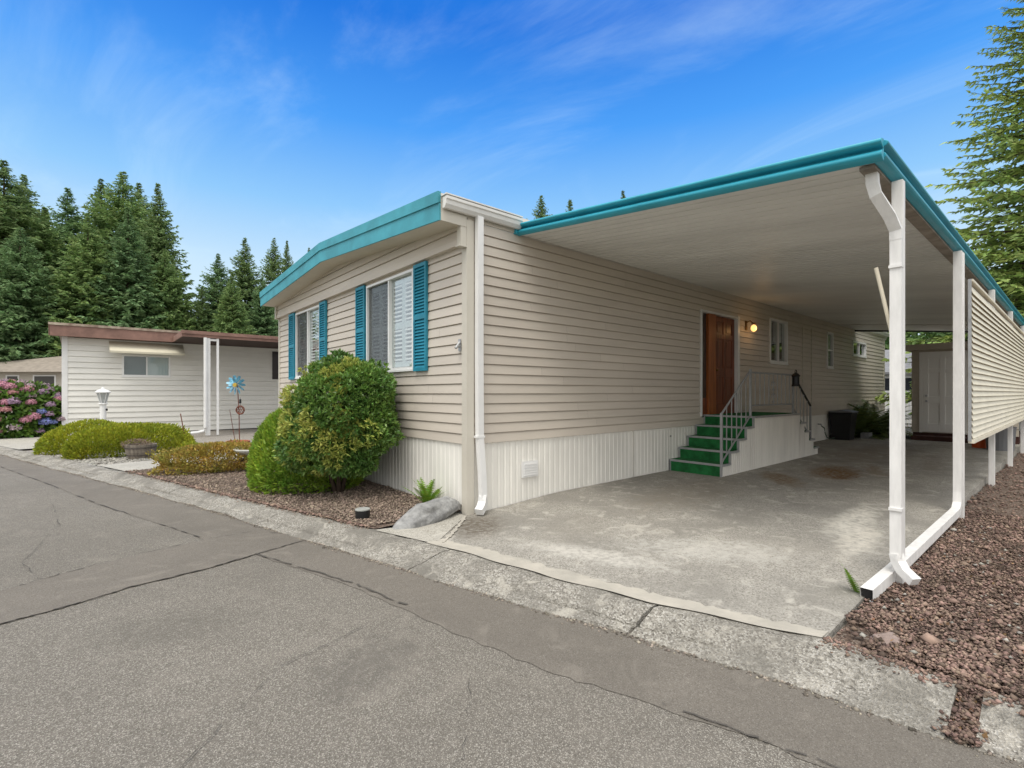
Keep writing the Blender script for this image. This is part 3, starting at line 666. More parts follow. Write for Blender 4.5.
# front windows, blinds, shutters
for wi, (a_, b_) in enumerate(WINS):
    W_, hv, bx = window_on(H, (0, b_, 0), (0, -1, 0), (-1, 0, 0), b_-a_, *WZ, 'slide')
    plantation(W_, bx, hv[0][0], hv[0][1], WZ[0]+.05, WZ[1]-.05, M['blind']); plantation(W_, bx, hv[1][0], hv[1][1], WZ[0]+.05, WZ[1]-.05, M['blind'])
    s = MB(); bx(s, hv[0][0], hv[0][1], WZ[0]+.036, WZ[1]-.036, -.004, -.002)
    sm = mat('insect_mesh_%d' % wi, (.10, .105, .11), .8); t_ = sm.node_tree; tr_ = t_.nodes.new('ShaderNodeBsdfTransparent'); mx_ = t_.nodes.new('ShaderNodeMixShader'); mx_.inputs[0].default_value = .30
    t_.links.new(tr_.outputs[0], mx_.inputs[1]); t_.links.new(t_.nodes['Principled BSDF'].outputs[0], mx_.inputs[2]); t_.links.new(mx_.outputs[0], t_.nodes['Material Output'].inputs['Surface'])
    s.build('insect_screen', sm, W_)
    bk = MB(); bx(bk, .02, b_-a_-.02, WZ[0]+.02, WZ[1]-.02, -.30, -.29); bk.build('dark_backing', M['interior'], W_)  # dark sheet behind the window, room shade put into its colour
def house_shutter(y0, y1, z0=1.83, z1=3.345):
    s = MB(); x1, x0 = -.018, -.056; st = .034
    s.box((x0, y0, z0), (x1, y0+st, z1)); s.box((x0, y1-st, z0), (x1, y1, z1))
    for za, zb in ((z0, z0+.05), ((z0+z1)/2-.03, (z0+z1)/2+.03), (z1-.05, z1)): s.box((x0, y0+st, za), (x1, y1-st, zb))
    for lo, hi in ((z0+.05, (z0+z1)/2-.03), ((z0+z1)/2+.03, z1-.05)):
        k = int((hi-lo)/.045)
        for j in range(k):
            zc_ = lo+(hi-lo)*j/k; h = (hi-lo)/k
            s.prism([(x0+.004, y0+st, zc_), (x1-.010, y0+st, zc_+h*.9), (x1-.004, y0+st, zc_+h*.82), (x0+.014, y0+st, zc_-.004)], (0, y1-y0-2*st, 0))
    s.box((x1-.006, y0+st, z0+.05), (x1-.002, y1-st, z1-.05))
    return s.build('window_shutter', M['teal_dark'], H)
for a_, b_ in ((.912, 1.255), (2.93, 3.28), (4.73, 5.075), (6.70, 7.10)): house_shutter(a_, b_)
mb = MB(); mb.tube([(-.03, .12, 2.16), (-.10, .11, 2.08)], .016, 8); mb.tube([(-.03, .12, 2.11), (-.075, .115, 2.11)], .02, 8); mb.box((-.034, .10, 2.05), (-.026, .15, 2.20)); mb.build('flag_bracket', M['steel'], H)
# side: skirt vent and access panel
mb = MB(); mb.box((.90, -.022, .36), (1.20, .0, .58))
for k in range(5): mb.box((.93, -.032, .385+.036*k), (1.17, -.020, .403+.036*k))
mb.build('skirt_vent', M['vinyl'], H)
mb = MB(); ribbed(mb, (3.46, -.014, 0), (1, 0, 0), (0, -1, 0), 1.08, .09, .855, .105); mb.box((3.45, -.018, .855), (4.55, .0, .875)); mb.build('access_panel', M['skirt'], H)
mb = MB(); mb.lathe((4.60, -.02, .72), [(0, .012), (.014, .01), (.014, -.01), (0, -.012)], 10); mb.build('panel_latch', M['black'], H)
# side windows
for k, (a_, b_, c, d) in enumerate(SW):
    W_, hv, bx = window_on(H, (a_, 0, 0), (1, 0, 0), (0, -1, 0), b_-a_, c, d, 'stack' if k == 1 else 'slide', .055)
    bk = MB(); bx(bk, .02, b_-a_-.02, c+.02, d-.02, -.26, -.25); bk.build('dark_backing', M['interior'], W_)  # dark sheet close behind the glass in place of an unlit room
    if k == 0:
        s = MB(); bx(s, hv[1][0], hv[1][1], c+.55, d-.055, -.12, -.115); s.build('roller_blind', M['blind'], W_)
    if k == 1:
        s = MB(); bx(s, hv[0][0], hv[0][1], c+.56, d-.055, -.12, -.115); s.build('roller_blind', M['blind'], W_)
for x in (11.22, 11.91):
    mb = MB(); mb.box((x-.018, -.024, .9), (x+.018, -.001, 3.34)); mb.build('vertical_trim', M['trim'], H)
# entrance: dark side panel, orange post, six panel door in a recess
mb = MB(); mb.box((5.71, -.03, 1.05), (5.755, .10, 3.20)); mb.box((7.30, -.035, 1.05), (7.40, .10, 3.22)); mb.box((5.755, -.03, 3.16), (7.30, .10, 3.20)); mb.build('door_frame', M['white'], H)
mb = MB(); mb.box((5.755, .06, 1.42), (6.07, .075, 3.16)); mb.build('side_light', mat('dark_side_glass', (.075, .062, .055), .15, spec=.6), H)
mb = MB(); mb.box((5.755, .035, 1.06), (6.07, .08, 1.42)); mb.build('kick_panel', M['door'], H)
mb = MB(); mb.box((6.07, -.005, 1.06), (6.36, .09, 3.16)); bevel(mb.build('door_post', M['door_pale'], H), .008)
mb = MB(); dz0, dz1, dx0, dx1 = 1.07, 3.15, 6.365, 7.295
mb.box((dx0, .055, dz0), (dx1, .08, dz1)); st = .11
cx = (dx0+dx1)/2
for xa, xb in ((dx0, dx0+st), (cx-.05, cx+.05), (dx1-st, dx1)): mb.box((xa, .04, dz0), (xb, .056, dz1))
for za, zb in ((dz0, dz0+.2), (dz0+.80, dz0+.98), (dz0+1.60, dz0+1.71), (dz1-.11, dz1)):
    mb.box((dx0+st, .04, za), (cx-.05, .056, zb)); mb.box((cx+.05, .04, za), (dx1-st, .056, zb))
for za, zb in ((dz0+.24, dz0+.76), (dz0+1.02, dz0+1.56), (dz0+1.75, dz1-.15)):
    for xa, xb in ((dx0+st+.04, cx-.09), (cx+.09, dx1-st-.04)): mb.box((xa, .046, za), (xb, .056, zb))
D_ = bevel(mb.build('front_door', M['door'], H), .006)
mb = MB(); mb.lathe((dx0+.055, .0, 2.0), [(0, .026), (.02, .02), (.027, 0), (.02, -.02), (0, -.026)], 12); mb.tube([(dx0+.055, .0, 2.0), (dx0+.055, .045, 2.0)], .012, 8); mb.build('door_knob', M['brass'], D_, smooth=True)
# lit wall lamp
mb = MB(); mb.box((7.70, -.03, 2.95), (7.78, -.012, 3.16)); mb.tube([(7.74, -.03, 3.12), (7.76, -.10, 3.16), (7.80, -.15, 3.10)], .012, 8); mb.lathe((7.81, -.16, 3.02), [(.03, .09), (.055, .075), (.05, .065)], 14); LM = mb.build('wall_lamp', M['brass'], H)
mb = MB(); mb.lathe((7.81, -.16, 2.985), [(0, -.085), (.04, -.06), (.062, -.02), (.06, .03), (.036, .07), (0, .085)], 16); mb.build('lamp_globe', M['globe'], LM, smooth=True)
pl_d = bpy.data.lights.new('bulb', 'POINT'); pl_d.energy = .9; pl_d.color = (1, .55, .2); pl_d.shadow_soft_size = .05
plo = bpy.data.objects.new('bulb', pl_d); COL.objects.link(plo); plo.location = (7.81, -.30, 2.96)
# faucet on far skirting with a hanging hose
mb = MB(); mb.tube([(12.4, -.02, .62), (12.4, -.10, .62), (12.4, -.12, .56)], .02, 8); mb.build('outdoor_tap', M['steel'], H)

# ---------------------------------------------------------------- carport
CP = thing('carport', (.82, -4.0, 0), 'flat white carport roof on slim white posts with a teal edge', 'carport')
CX0, CX1, CY = .86, 16.0, -3.98
def cz_(y): return 3.665+.107*y
# ceiling with ribs running across
mb = MB(); x = CX0; pitch = .152
while x < 14.0:
    for xa, xb, da, db in ((x, x+pitch*.80, 0, 0), (x+pitch*.80, x+pitch*.84, 0, .030), (x+pitch*.84, x+pitch*.96, .030, .030), (x+pitch*.96, x+pitch, .030, 0)):
        mb.face([(xa, -.03, cz_(0)+da), (xb, -.03, cz_(0)+db), (xb, CY, cz_(CY)+db), (xa, CY, cz_(CY)+da)])
    x += pitch
xe = x
mb.build('ceiling', M['ceiling'], CP)
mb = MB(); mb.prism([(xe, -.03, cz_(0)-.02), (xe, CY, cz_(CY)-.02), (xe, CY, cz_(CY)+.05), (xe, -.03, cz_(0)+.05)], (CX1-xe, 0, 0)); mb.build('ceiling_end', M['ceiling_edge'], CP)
mb = MB(); mb.prism([(CX1, .2, cz_(0)-.05), (CX1, CY, cz_(CY)-.05), (CX1, CY, cz_(CY)+.12), (CX1, .2, cz_(0)+.12)], (.05, 0, 0)); mb.build('rear_edge', M['black'], CP)  # rear edge cap, its black is shade put into the colour
mb = MB(); mb.prism([(CX0, .55, cz_(.4)+.16), (CX0, .55, cz_(.4)+.10), (CX0, 0, cz_(0)+.042), (CX0, CY, cz_(CY)+.042), (CX0, CY, cz_(CY)+.10), (CX0, 0, cz_(0)+.13)], (CX1-CX0, 0, 0)); mb.build('roof_deck', M['roof'], CP)
# teal two-roll edge: front run (along Y) and outer run (along X)
def roll_prof(h=.165, d=.075, k=9):
    """(out, z) closed"""
    p = [(0, 0)]
    for c0, c1 in ((0.0, .50), (.56, 1.0)):
        for i in range(k):
            t = i/(k-1); p.append((.012+d*math.sin(math.pi*t)**.6*(1 if c0 > 0 else .82), h*(c0+(c1-c0)*t)))
    p.append((0, h)); return p
rp = roll_prof()
mb = MB(); mb.smooth = True
def front_ring(y): return [(CX0-a_, y, cz_(y)-.012+z) for a_, z in rp]
mb.prism(front_ring(.03), Vector((0, CY-.03-.06, cz_(CY-.06)-cz_(.03))))
mb.prism([(CX0, CY-a_, cz_(CY)-.012+z) for a_, z in rp], (CX1-CX0, 0, 0))
mb.box((CX0-.10, -.05, 3.66), (CX0+.02, .06, 3.85))
FA = mb.build('edge_fascia', M['teal_edge'], CP); bevel(FA, .004, 1)
for xs in (3.9, 7.0, 10.1, 13.2):
    mb = MB(); mb.prism([(xs, CY-a_-.0025, cz_(CY)-.012+z) for a_, z in rp], (.05, 0, 0)); mb.build('edge_splice', M['teal_edge'], CP)
mb = MB(); mb.prism([(CX0-a_-.0025, -1.95, cz_(-1.95)-.012+z) for a_, z in rp], Vector((0, -.05, cz_(-2.0)-cz_(-1.95)))); mb.build('edge_splice', M['teal_edge'], CP)
# gutter trough inner face below the outer edge
mb = MB(); mb.box((CX0+.03, CY, cz_(CY)-.03), (CX1, CY+.10, cz_(CY)-.002)); mb.build('gutter_trough', mat('dirty_gutter', (.28, .25, .21), .8, .3, 5), CP)
# posts
def c_post(x, y=-4.03, zt=None):
    p = MB(); z0, z1 = -.02, zt or cz_(CY)-.03; w, d, t = .075, .075, .012
    p.box((x-w/2, y-d/2, z0), (x-w/2+t, y+d/2, z1)); p.box((x-w/2+t, y-d/2, z0), (x+w/2, y-d/2+t, z1)); p.box((x-w/2+t, y+d/2-t, z0), (x+w/2, y+d/2, z1)); p.box((x+w/2-.002, y-.012, z0), (x+w/2+.006, y+.012, z1))
    return p
PX = (1.34, 4.42, 7.66, 10.9, 14.2)
for x in PX:
    o = c_post(x, -4.03).build('post', M['white_worn'], CP); bevel(o, .003, 1)
# front corner downspout with offset
mb = MB(); fl = (.078, .060, (1, 0, 0))
mb.tube([(1.02, -3.93, 3.235), (1.02, -3.935, 3.13), (1.035, -3.95, 3.05), (1.16, -4.01, 2.90), (1.235, -4.035, 2.80), (1.24, -4.037, 2.72)], 0, flat=fl)
mb.tube([(1.24, -4.037, 2.74), (1.24, -4.037, .24)], 0, flat=(.075, .055, (1, 0, 0)))
mb.tube([(1.24, -4.037, .26), (1.235, -4.05, .20), (1.215, -4.085, .145), (1.19, -4.14, .105), (1.175, -4.165, .09)], 0, flat=(.078, .062, (0, 0, 1)))
for z in (.6, 2.5): mb.box((1.20, -4.078, z), (1.28, -3.995, z+.022))
mb.build('downspout', M['white_worn'], CP)
# second post downspout feeding the pipe on the ground
mb = MB(); mb.tube([(4.34, -4.02, cz_(-4)-.02), (4.33, -4.02, .34), (4.31, -4.02, .20), (4.20, -4.02, .125), (4.05, -4.018, .115), (1.35, -3.985, .07), (.72, -3.965, .055)], 0, flat=(.085, .078, (0, 1, .001)), cap=False); mb.build('downspout', M['white_worn'], CP)
mb = MB(); mb.tube([(.78, -3.966, .055), (.735, -3.9655, .054)], 0, flat=(.068, .06, (0, 1, .001))); mb.build('pipe_dark_plug', M['black'], CP)  # black plug in the pipe mouth, coloured for the shade inside
# angled tube on the first post
mb = MB(); mb.tube([(1.20, -3.915, 2.52), (1.27, -4.02, 1.90)], .014, 10); mb.build('angled_tube', mat('ivory_tube', (.72, .66, .52), .5), CP)
# louvered screen
LS0, LS1, LZ0, LZ1 = 4.50, 14.2, .965, 2.86
mb = MB(); ns = 26; ph = (LZ1-LZ0)/ns
for k in range(ns-1):
    z = LZ0+k*ph
    mb.prism([(LS0+.022, -4.135, z), (LS0+.022, -4.139, z+.003), (LS0+.022, -4.100, z+ph*1.75), (LS0+.022, -4.096, z+ph*1.75)], (LS1-LS0-.06, 0, 0))
SC = mb.build('louvered_screen', M['louver'], CP)
mb = MB(); mb.box((LS0+.008, -4.122, LZ0-.03), (LS0+.020, -4.09, LZ1+.04)); mb.build('end_channel', M['steel'], SC); mb = MB(); mb.box((LS1-.022, -4.128, LZ0-.03), (LS1, -4.09, LZ1+.04)); mb.box((LS0+.022, -4.135, LZ1+.012), (LS1-.022, -4.088, LZ1+.04)); mb.box((LS0+.022, -4.145, LZ0-.055), (LS1-.022, -4.09, LZ0-.006))
mb.build('screen_frame', M['louver'], SC)

# ---------------------------------------------------------------- porch
PO = thing('entry_porch', (5.84, -.5, .08), 'raised porch with green carpeted steps, cream skirting and grey metal railings', 'porch')
PY = -1.0; ST = [4.58, 4.90, 5.21, 5.52, 5.84]; TZ = [.30, .50, .70, .90, 1.085]; gz = .05
rj = MB(); tr = MB(); ri = MB(); no_ = MB(); sidep = MB()
for k in range(5):
    xb = ST[k+1] if k < 4 else 8.14
    zb = TZ[k-1] if k else gz
    ri.box((ST[k], PY+.03, zb), (ST[k]+.02, -.015, TZ[k]-.03))
    tr.box((ST[k]+.0, PY, TZ[k]-.028), (xb+.02, -.015, TZ[k]-.002))
    no_.box((ST[k]-.022, PY-.025, TZ[k]-.034), (ST[k]+.0, -.015, TZ[k]+.002)); no_.box((ST[k], PY-.025, TZ[k]-.034), (xb-.022 if k < 4 else xb, PY, TZ[k]+.002))
    no_.box((ST[k]-.006, PY-.004, zb), (ST[k]+.018, PY+.03, TZ[k]-.034))
    no_.box((ST[k]-.006, -.04, zb), (ST[k]+.0, -.012, TZ[k]-.034))
    ribbed(sidep, (ST[k]+.02, PY+.005, 0), (1, 0, 0), (0, -1, 0), xb-ST[k]-.0, gz-.05, TZ[k]-.03, .075, .009)
BX = [8.14, 8.42, 8.70, 8.98, 9.26]; BZ = [.88, .68, .48, .28]
for k in range(4):
    tr.box((BX[k], PY, BZ[k]-.028), (BX[k+1], -.015, BZ[k]-.002)); no_.box((BX[k]+.02, PY-.025, BZ[k]-.034), (BX[k+1]+.02, PY, BZ[k]+.002)); no_.box((BX[k+1], PY, BZ[k]-.034), (BX[k+1]+.022, -.015, BZ[k]+.002))
    rj.box((BX[k+1]-.02, PY+.02, gz), (BX[k+1]-.002, -.02, BZ[k]-.034))
    ribbed(sidep, (BX[k], PY+.005, 0), (1, 0, 0), (0, -1, 0), BX[k+1]-BX[k], gz-.05, BZ[k]-.03, .075, .009)
ri.build('riser', M['turf'], PO); rj.build('riser', M['turf'], PO); tr.build('tread', M['turf'], PO); no_.build('metal_edging', M['steel'], PO); sidep.build('porch_skirting', M['skirt'], PO)
def railing(a, b, h, nb, posts=(True, True), bottom=.10, dark_top=False, r=.016):
    """a,b: base points"""
    a, b = Vector(a), Vector(b); m = MB(); up = Vector((0, 0, 1))
    for k, p in enumerate((a, b)):
        if posts[k]: m.box((p.x-.018, p.y-.018, p.z), (p.x+.018, p.y+.018, p.z+h+.02))
    m.tube([a+up*bottom, b+up*bottom], .014, 6)
    if not dark_top: m.tube([a+up*h, b+up*h], .017, 8)
    R_ = m.build('railing', M['rail'], PO)
    for k in range(nb):
        t = (k+1)/(nb+1); p = a.lerp(b, t); q = MB(); q.box((p.x-.007, p.y-.007, p.z+bottom), (p.x+.007, p.y+.007, p.z+h)); q.build('baluster', M['rail'], R_)
    if dark_top:
        q = MB(); q.tube([a+up*(h+.01), b+up*(h+.01)], .024, 8); q.build('handrail', M['black'], R_)
    return R_
yr = PY+.03
railing((4.63, yr, .30), (5.76, yr, 1.085), .86, 5, bottom=.02)
R2 = railing((5.76, yr, 1.085), (7.83, yr, 1.085), .82, 9, bottom=.20, posts=(False, False))
# scrolled panel in the middle of the platform railing
mb = MB()
for sgn in (-1, 1):
    for zc_, rr in ((1.42, .085), (1.66, .085)):
        mb.tube([(6.80+sgn*(.05+.0*t)+rr*.55*math.cos(t)*sgn, yr, zc_+rr*math.sin(t)) for t in np.linspace(0, 5.2, 14)], .009, 6)
mb.build('scroll_panel', M['rail'], R2)
railing((7.83, yr, 1.085), (8.86, yr, .40), .82, 4, bottom=.12, dark_top=True)
# dark lantern hung on the far newel
LN = thing('hanging_lantern', (7.77, PY-.02, 1.62), 'small black lantern hanging at the top of the far porch rail', 'lantern')
mb = MB(); mb.lathe((7.77, PY-.045, 1.66), [(0, .30), (.05, .27), (.09, .22), (.07, .20), (.07, .05), (.085, .03), (.085, 0), (0, 0)], 8); mb.build('lantern_body', M['black'], LN)
mb = MB(); mb.tube([(7.77+.05*math.cos(t), PY-.045, 1.96+.05*math.sin(t)) for t in np.linspace(0, 6.28, 14)], .008, 6); mb.build('ring', M['black'], LN)

# ---------------------------------------------------------------- foliage builders
def bumps(D, rng, k=26, amp=.14, w=.32):
    C_ = unit(rng.normal(0, 1, (k, 3))); a_ = rng.uniform(-.5, 1, k)*amp
    d = D@C_.T; return (np.exp((d-1)/(w*w))*a_).sum(1)
def blob_points(n, c, rad, rng, lo=.8, amp=.16, w=.3, zmin=None, k=26):
    D = unit(rng.normal(0, 1, (n, 3))); f = 1+bumps(D, rng, k, amp, w); r_ = rng.uniform(lo**3, 1, n)**(1/3)
    P = np.array(c)+D*np.array(rad)*(f*r_)[:, None]
    if zmin is not None: k_ = P[:, 2] > zmin; return P[k_], D[k_]
    return P, D
def foliage_np(layers, leaf, width, rng, jitter=.6, up=.35, normal_out=True):
    parts = []
    for P, D in layers:
        A = D*.8+np.array([0, 0, up]); parts.append(leaf_quads(P, A, leaf, width, rng, jitter, normal=D if normal_out else None))
    return join_np(parts)
def tuft_np(P, D, n_leaf, length, width, rng, spread=.75):
    """rosettes of n leaves at each P"""
    PP = np.repeat(P, n_leaf, 0); DD = np.repeat(D, n_leaf, 0)
    return leaf_quads(PP, DD+np.array([0, 0, .25]), length, width, rng, spread)

# big pieris shrub by the front wall
rng = np.random.default_rng(11)
SH = thing('rounded_shrub', (-.55, 2.75, 0), 'big rounded leafy shrub with yellow tips in front of the nearer street window', 'shrub')
c0 = (-.70, 2.18, 1.16)
def clip_wall(P, D, x=-.03):
    k = P[:, 0] < x; return P[k], D[k]
LOBES = [((0, 0, .34), .50), ((-.26, .30, .02), .46), ((-.24, -.34, .12), .47), ((.10, -.50, -.10), .42), ((.08, .42, -.18), .40), ((-.36, -.02, -.26), .48), ((.22, 0, .12), .52), ((.12, -.42, .34), .40), ((-.06, .26, .46), .34), ((-.14, -.28, .50), .30), ((-.05, -.30, -.36), .44), ((.02, .10, .60), .24), ((.06, -.50, .36), .36), ((-.08, .44, .26), .36), ((-.5, .22, -.12), .28), ((-.42, -.36, -.22), .32)]
def lobe_points(n, lo, grow=1.0):
    PP = []; DD = []
    for (lx_, ly_, lz_), r_ in LOBES:
        P, D = blob_points(int(n*r_*r_), (c0[0]+lx_, c0[1]+ly_, c0[2]+lz_), (r_*grow,)*3, rng, lo, .30, .26, .36, 24)
        k_ = np.ones(len(P), bool)
        for (ax, ay, az_), r2 in LOBES: k_ &= np.linalg.norm(P-np.array([c0[0]+ax, c0[1]+ay, c0[2]+az_]), axis=1) > r2*.72
        PP.append(P[k_]); DD.append(D[k_])
    return clip_wall(np.concatenate(PP), np.concatenate(DD))
lay = [lobe_points(5200, .88), lobe_points(4200, .72, .94)]
V, F = join_np([tuft_np(P, D, 7, .066, .026, rng, .8) for P, D in lay])
np_mesh('foliage', V, F, M['pieris'], SH)
P, D = lobe_points(5200, .93, 1.03); D2 = unit(P-np.array(c0))
cl = np.array([unit(rng.normal(0, 1, (1, 3)))[0] for _ in range(70)]); cl[:, 0] = -np.abs(cl[:, 0]); score = (D2@cl.T).max(1); k_ = score > .988
V, F = tuft_np(P[k_], D[k_], 8, .068, .022, rng, .85); np_mesh('new_growth', V, F, M['pieris_tip'], SH)
mb = MB()
for k in range(7):
    a_ = k*.9; mb.tube([(-.72+.05*math.cos(a_), 2.34+.06*math.sin(a_), 0), (-.74+.12*math.cos(a_), 2.34+.14*math.sin(a_), .25), (-.72+.42*math.cos(a_), 2.34+.45*math.sin(a_), .85)], [.04, .03, .012], 7)
mb.build('stem', M['bark'], SH, smooth=True)
sh_ = MB(); sh_.lathe((-.72, 2.34, .5), [(0, -.05), (.03, 0), (0, .05)], 6); rq = random.Random(4)
for k in range(46):
    dv_ = Vector((rq.uniform(-1, .2), rq.uniform(-1, 1), rq.uniform(-.1, 1))).normalized(); b0 = Vector((-.72, 2.34, .5)); e0_ = Vector(c0)+dv_*rq.uniform(.80, .92)+Vector((0, 0, rq.uniform(0, .06)))
    if e0_.x < -.05: sh_.tube([b0, b0.lerp(e0_, .5), e0_], [.010, .006, .002], 4)
sh_.build('shoots', M['bark'], SH)
# cypress-like shrub on its left
CYP = thing('clipped_conifer_shrub', (-.95, 4.0, 0), 'bright green fine textured dome shrub left of the big leafy shrub', 'shrub')
lay = [clip_wall(*blob_points(n_, (-.88, 3.22, .36), r_, rng, lo, .07, .3, .03)) for n_, r_, lo in ((19000, (.82, .92, .98), .95), (10000, (.76, .85, .91), .8), (6000, (.66, .75, .78), .4))]
V, F = foliage_np(lay, .075, .026, rng, .45, .7, False); np_mesh('foliage', V, F, M['cypress'], CYP)
mb = MB(); mb.tube([(-.85, 3.9, 0), (-.85, 3.9, .7)], [.06, .03], 8); mb.build('trunk', M['bark'], CYP)

def mound(name, c, rad, n, leaf, width, m, label, cat, seed, up=.9, amp=.14, w=.28, jitter=.45, zmin=-.02, stems=0, rot=0.0, group=None, k=30):
    rng = np.random.default_rng(seed); t = thing(name, (c[0], c[1], 0), label, cat, group)
    lay = [blob_points(int(n*q), (0, 0, 0), tuple(x*s for x in rad), rng, lo, amp, w, None, k) for q, s, lo in ((.65, 1, .92), (.35, .93, .7))]
    L2 = []
    for P, D in lay:
        cr_, sr = math.cos(rot), math.sin(rot); Rm = np.array([[cr_, sr, 0], [-sr, cr_, 0], [0, 0, 1]])
        P = P@Rm+np.array(c); D = D@Rm; kk = P[:, 2] > zmin; L2.append((P[kk], D[kk]))
    V, F = foliage_np(L2, leaf, width, rng, jitter, up, False); np_mesh('foliage', V, F, m, t)
    if stems:
        s = MB()
        for i in range(stems):
            a_ = i*2.4; s.tube([(c[0]+.04*math.cos(a_), c[1]+.04*math.sin(a_), 0), (c[0]+.5*rad[0]*math.cos(a_), c[1]+.5*rad[1]*math.sin(a_), c[2])], [.016, .006], 6)
        s.build('stem', M['bark'], t)
    return t
mound('heather_mound', (-2.72, 11.0, .12), (1.50, .78, .58), 26000, .07, .03, M['heather'], 'yellow green heather mound behind the barrel planter, the nearer and longer of two', 'heather', 21, rot=math.radians(33))
mound('heather_mound', (-3.55, 12.35, .12), (1.15, .75, .60), 16000, .07, .03, M['heather'], 'yellow green heather mound at the foot of the white lamp post, farther of two', 'heather', 22, rot=math.radians(33))
mound('rusty_shrub', (-1.62, 5.95, .24), (.98, .56, .30), 15000, .05, .026, M['rust_shrub'], 'low spreading rust and olive shrub on gravel by the kerb', 'shrub', 23, amp=.3, w=.2, up=.5, stems=7, rot=math.radians(-15))
mound('small_golden_shrub', (-1.75, 8.9, .10), (.30, .25, .2), 1600, .06, .03, M['heather'], 'tiny yellow green shrub beside the barrel planter', 'shrub', 24)

def frond_fern(name, c, n, length, m, label, seed, lean=.8, wid=.10, cat='fern', az=None, nl=16):
    rng = np.random.default_rng(seed); t = thing(name, c, label, cat); V = []; F = []; o = 0
    for i in range(n):
        a_ = (2*math.pi*i/n+rng.uniform(-.3, .3)) if az is None else az+rng.uniform(-.9, .9); el0 = rng.uniform(.9 if n < 20 else .35, 1.45); Lh = length*rng.uniform(.65, 1.1); p = np.array(c, float); seg = Lh/nl; e = el0
        side = np.array([-math.sin(a_), math.cos(a_), 0])
        for k in range(nl):
            d = np.array([math.cos(a_)*math.cos(e), math.sin(a_)*math.cos(e), math.sin(e)]); q = p+d*seg
            w_ = wid*length/.6*math.sin(math.pi*min(1, (k+1.5)/(nl+1.5)))**.7*(1-.35*k/nl)
            for s in (-1, 1):
                tip = p+side*s*w_+d*seg*.9+np.array([0, 0, -.15*w_]); V += [p, q, tip+d*seg*.25, tip]; F.append([o, o+1, o+2, o+3]); o += 4
            p = q; e -= lean*1.6/nl*rng.uniform(.6, 1.4)
    np_mesh('fronds', np.array(V), np.array(F), m, t); return t
frond_fern('fern', (-.20, .62, .02), 13, .42, M['fern'], 'small bright green fern between the grey boulder and the skirting', 31, .35)
frond_fern('fern', (.80, -3.90, .0), 3, .34, M['fern'], 'small yellow green fern sprig at the open end of the white ground pipe', 32, .12, az=2.6, nl=12)
frond_fern('fern', (-1.42, 3.55, .02), 9, .24, M['fern'], 'pale yellow green fern tuft at the foot of the dome shrub', 33, .9)
frond_fern('sword_fern', (15.9, -.62, .12), 95, 1.65, M['fern_dark'], 'large dark sword fern against the house by the black bin', 34, .75, wid=.07, nl=22)
frond_fern('sword_fern', (14.75, -.36, .12), 70, 1.45, M['fern_dark'], 'bushy dark green fern right behind the black bin', 35, .6, wid=.08, nl=20)

# hydrangea
rng = np.random.default_rng(41)
HY = thing('hydrangea', (-5.5, 19.2, 0), 'hydrangea bush with pink, mauve and blue flower heads beside the white house', 'shrub')
P, D = blob_points(11000, (-5.75, 19.3, .70), (1.75, 1.2, 1.18), rng, .7, .12, .3, -.05); V, F = foliage_np([(P, D)], .17, .11, rng, .5, .2); np_mesh('foliage', V, F, M['hyd_leaf'], HY)
P, D = blob_points(8, (-5.75, 19.3, .75), (.3, .3, .3), rng, .5)
def flower_mesh(name, m, R_, rng):
    n = 260; D = unit(rng.normal(0, 1, (n, 3))); D[:, 2] = np.abs(D[:, 2])*1.0-.35; D = unit(D); P = D*R_*rng.uniform(.9, 1.02, (n, 1))
    V, F = leaf_quads(P, np.cross(D, rng.normal(0, 1, (n, 3))), .05, .05, rng, .2, normal=D)
    me = bpy.data.meshes.new(name); me.from_pydata(V.tolist(), [], F.tolist()); me.materials.append(m); return me
fm = {k: flower_mesh('flower_head', M['petal_'+k], .15, rng) for k in ('pink', 'mauve', 'blue', 'rose', 'pale', 'violet')}
Dh = []
while len(Dh) < 100:
    d = unit(rng.normal(0, 1, (1, 3)))[0]
    if d@np.array([-.1, -.9, .25]) < -.1 or d[2] < -.45: continue
    if all(np.dot(d, q) < .975 for q in Dh): Dh.append(d)
    elif rng.random() < .02: Dh.append(d)
for d in Dh:
    hi = d[2] > .25
    kname = rng.choice(['pink', 'mauve', 'pink', 'rose', 'pale', 'mauve'] if hi else ['rose', 'mauve', 'blue', 'pale', 'blue', 'pink', 'violet'])
    o = bpy.data.objects.new('flower_head', fm[kname]); COL.objects.link(o); o.parent = HY
    o.location = Vector((-5.75, 19.3, .70))+Vector((d[0]*1.80, d[1]*1.25, d[2]*1.2))-HY.location; s = rng.uniform(.8, 1.25); o.scale = (s, s, s*.85)

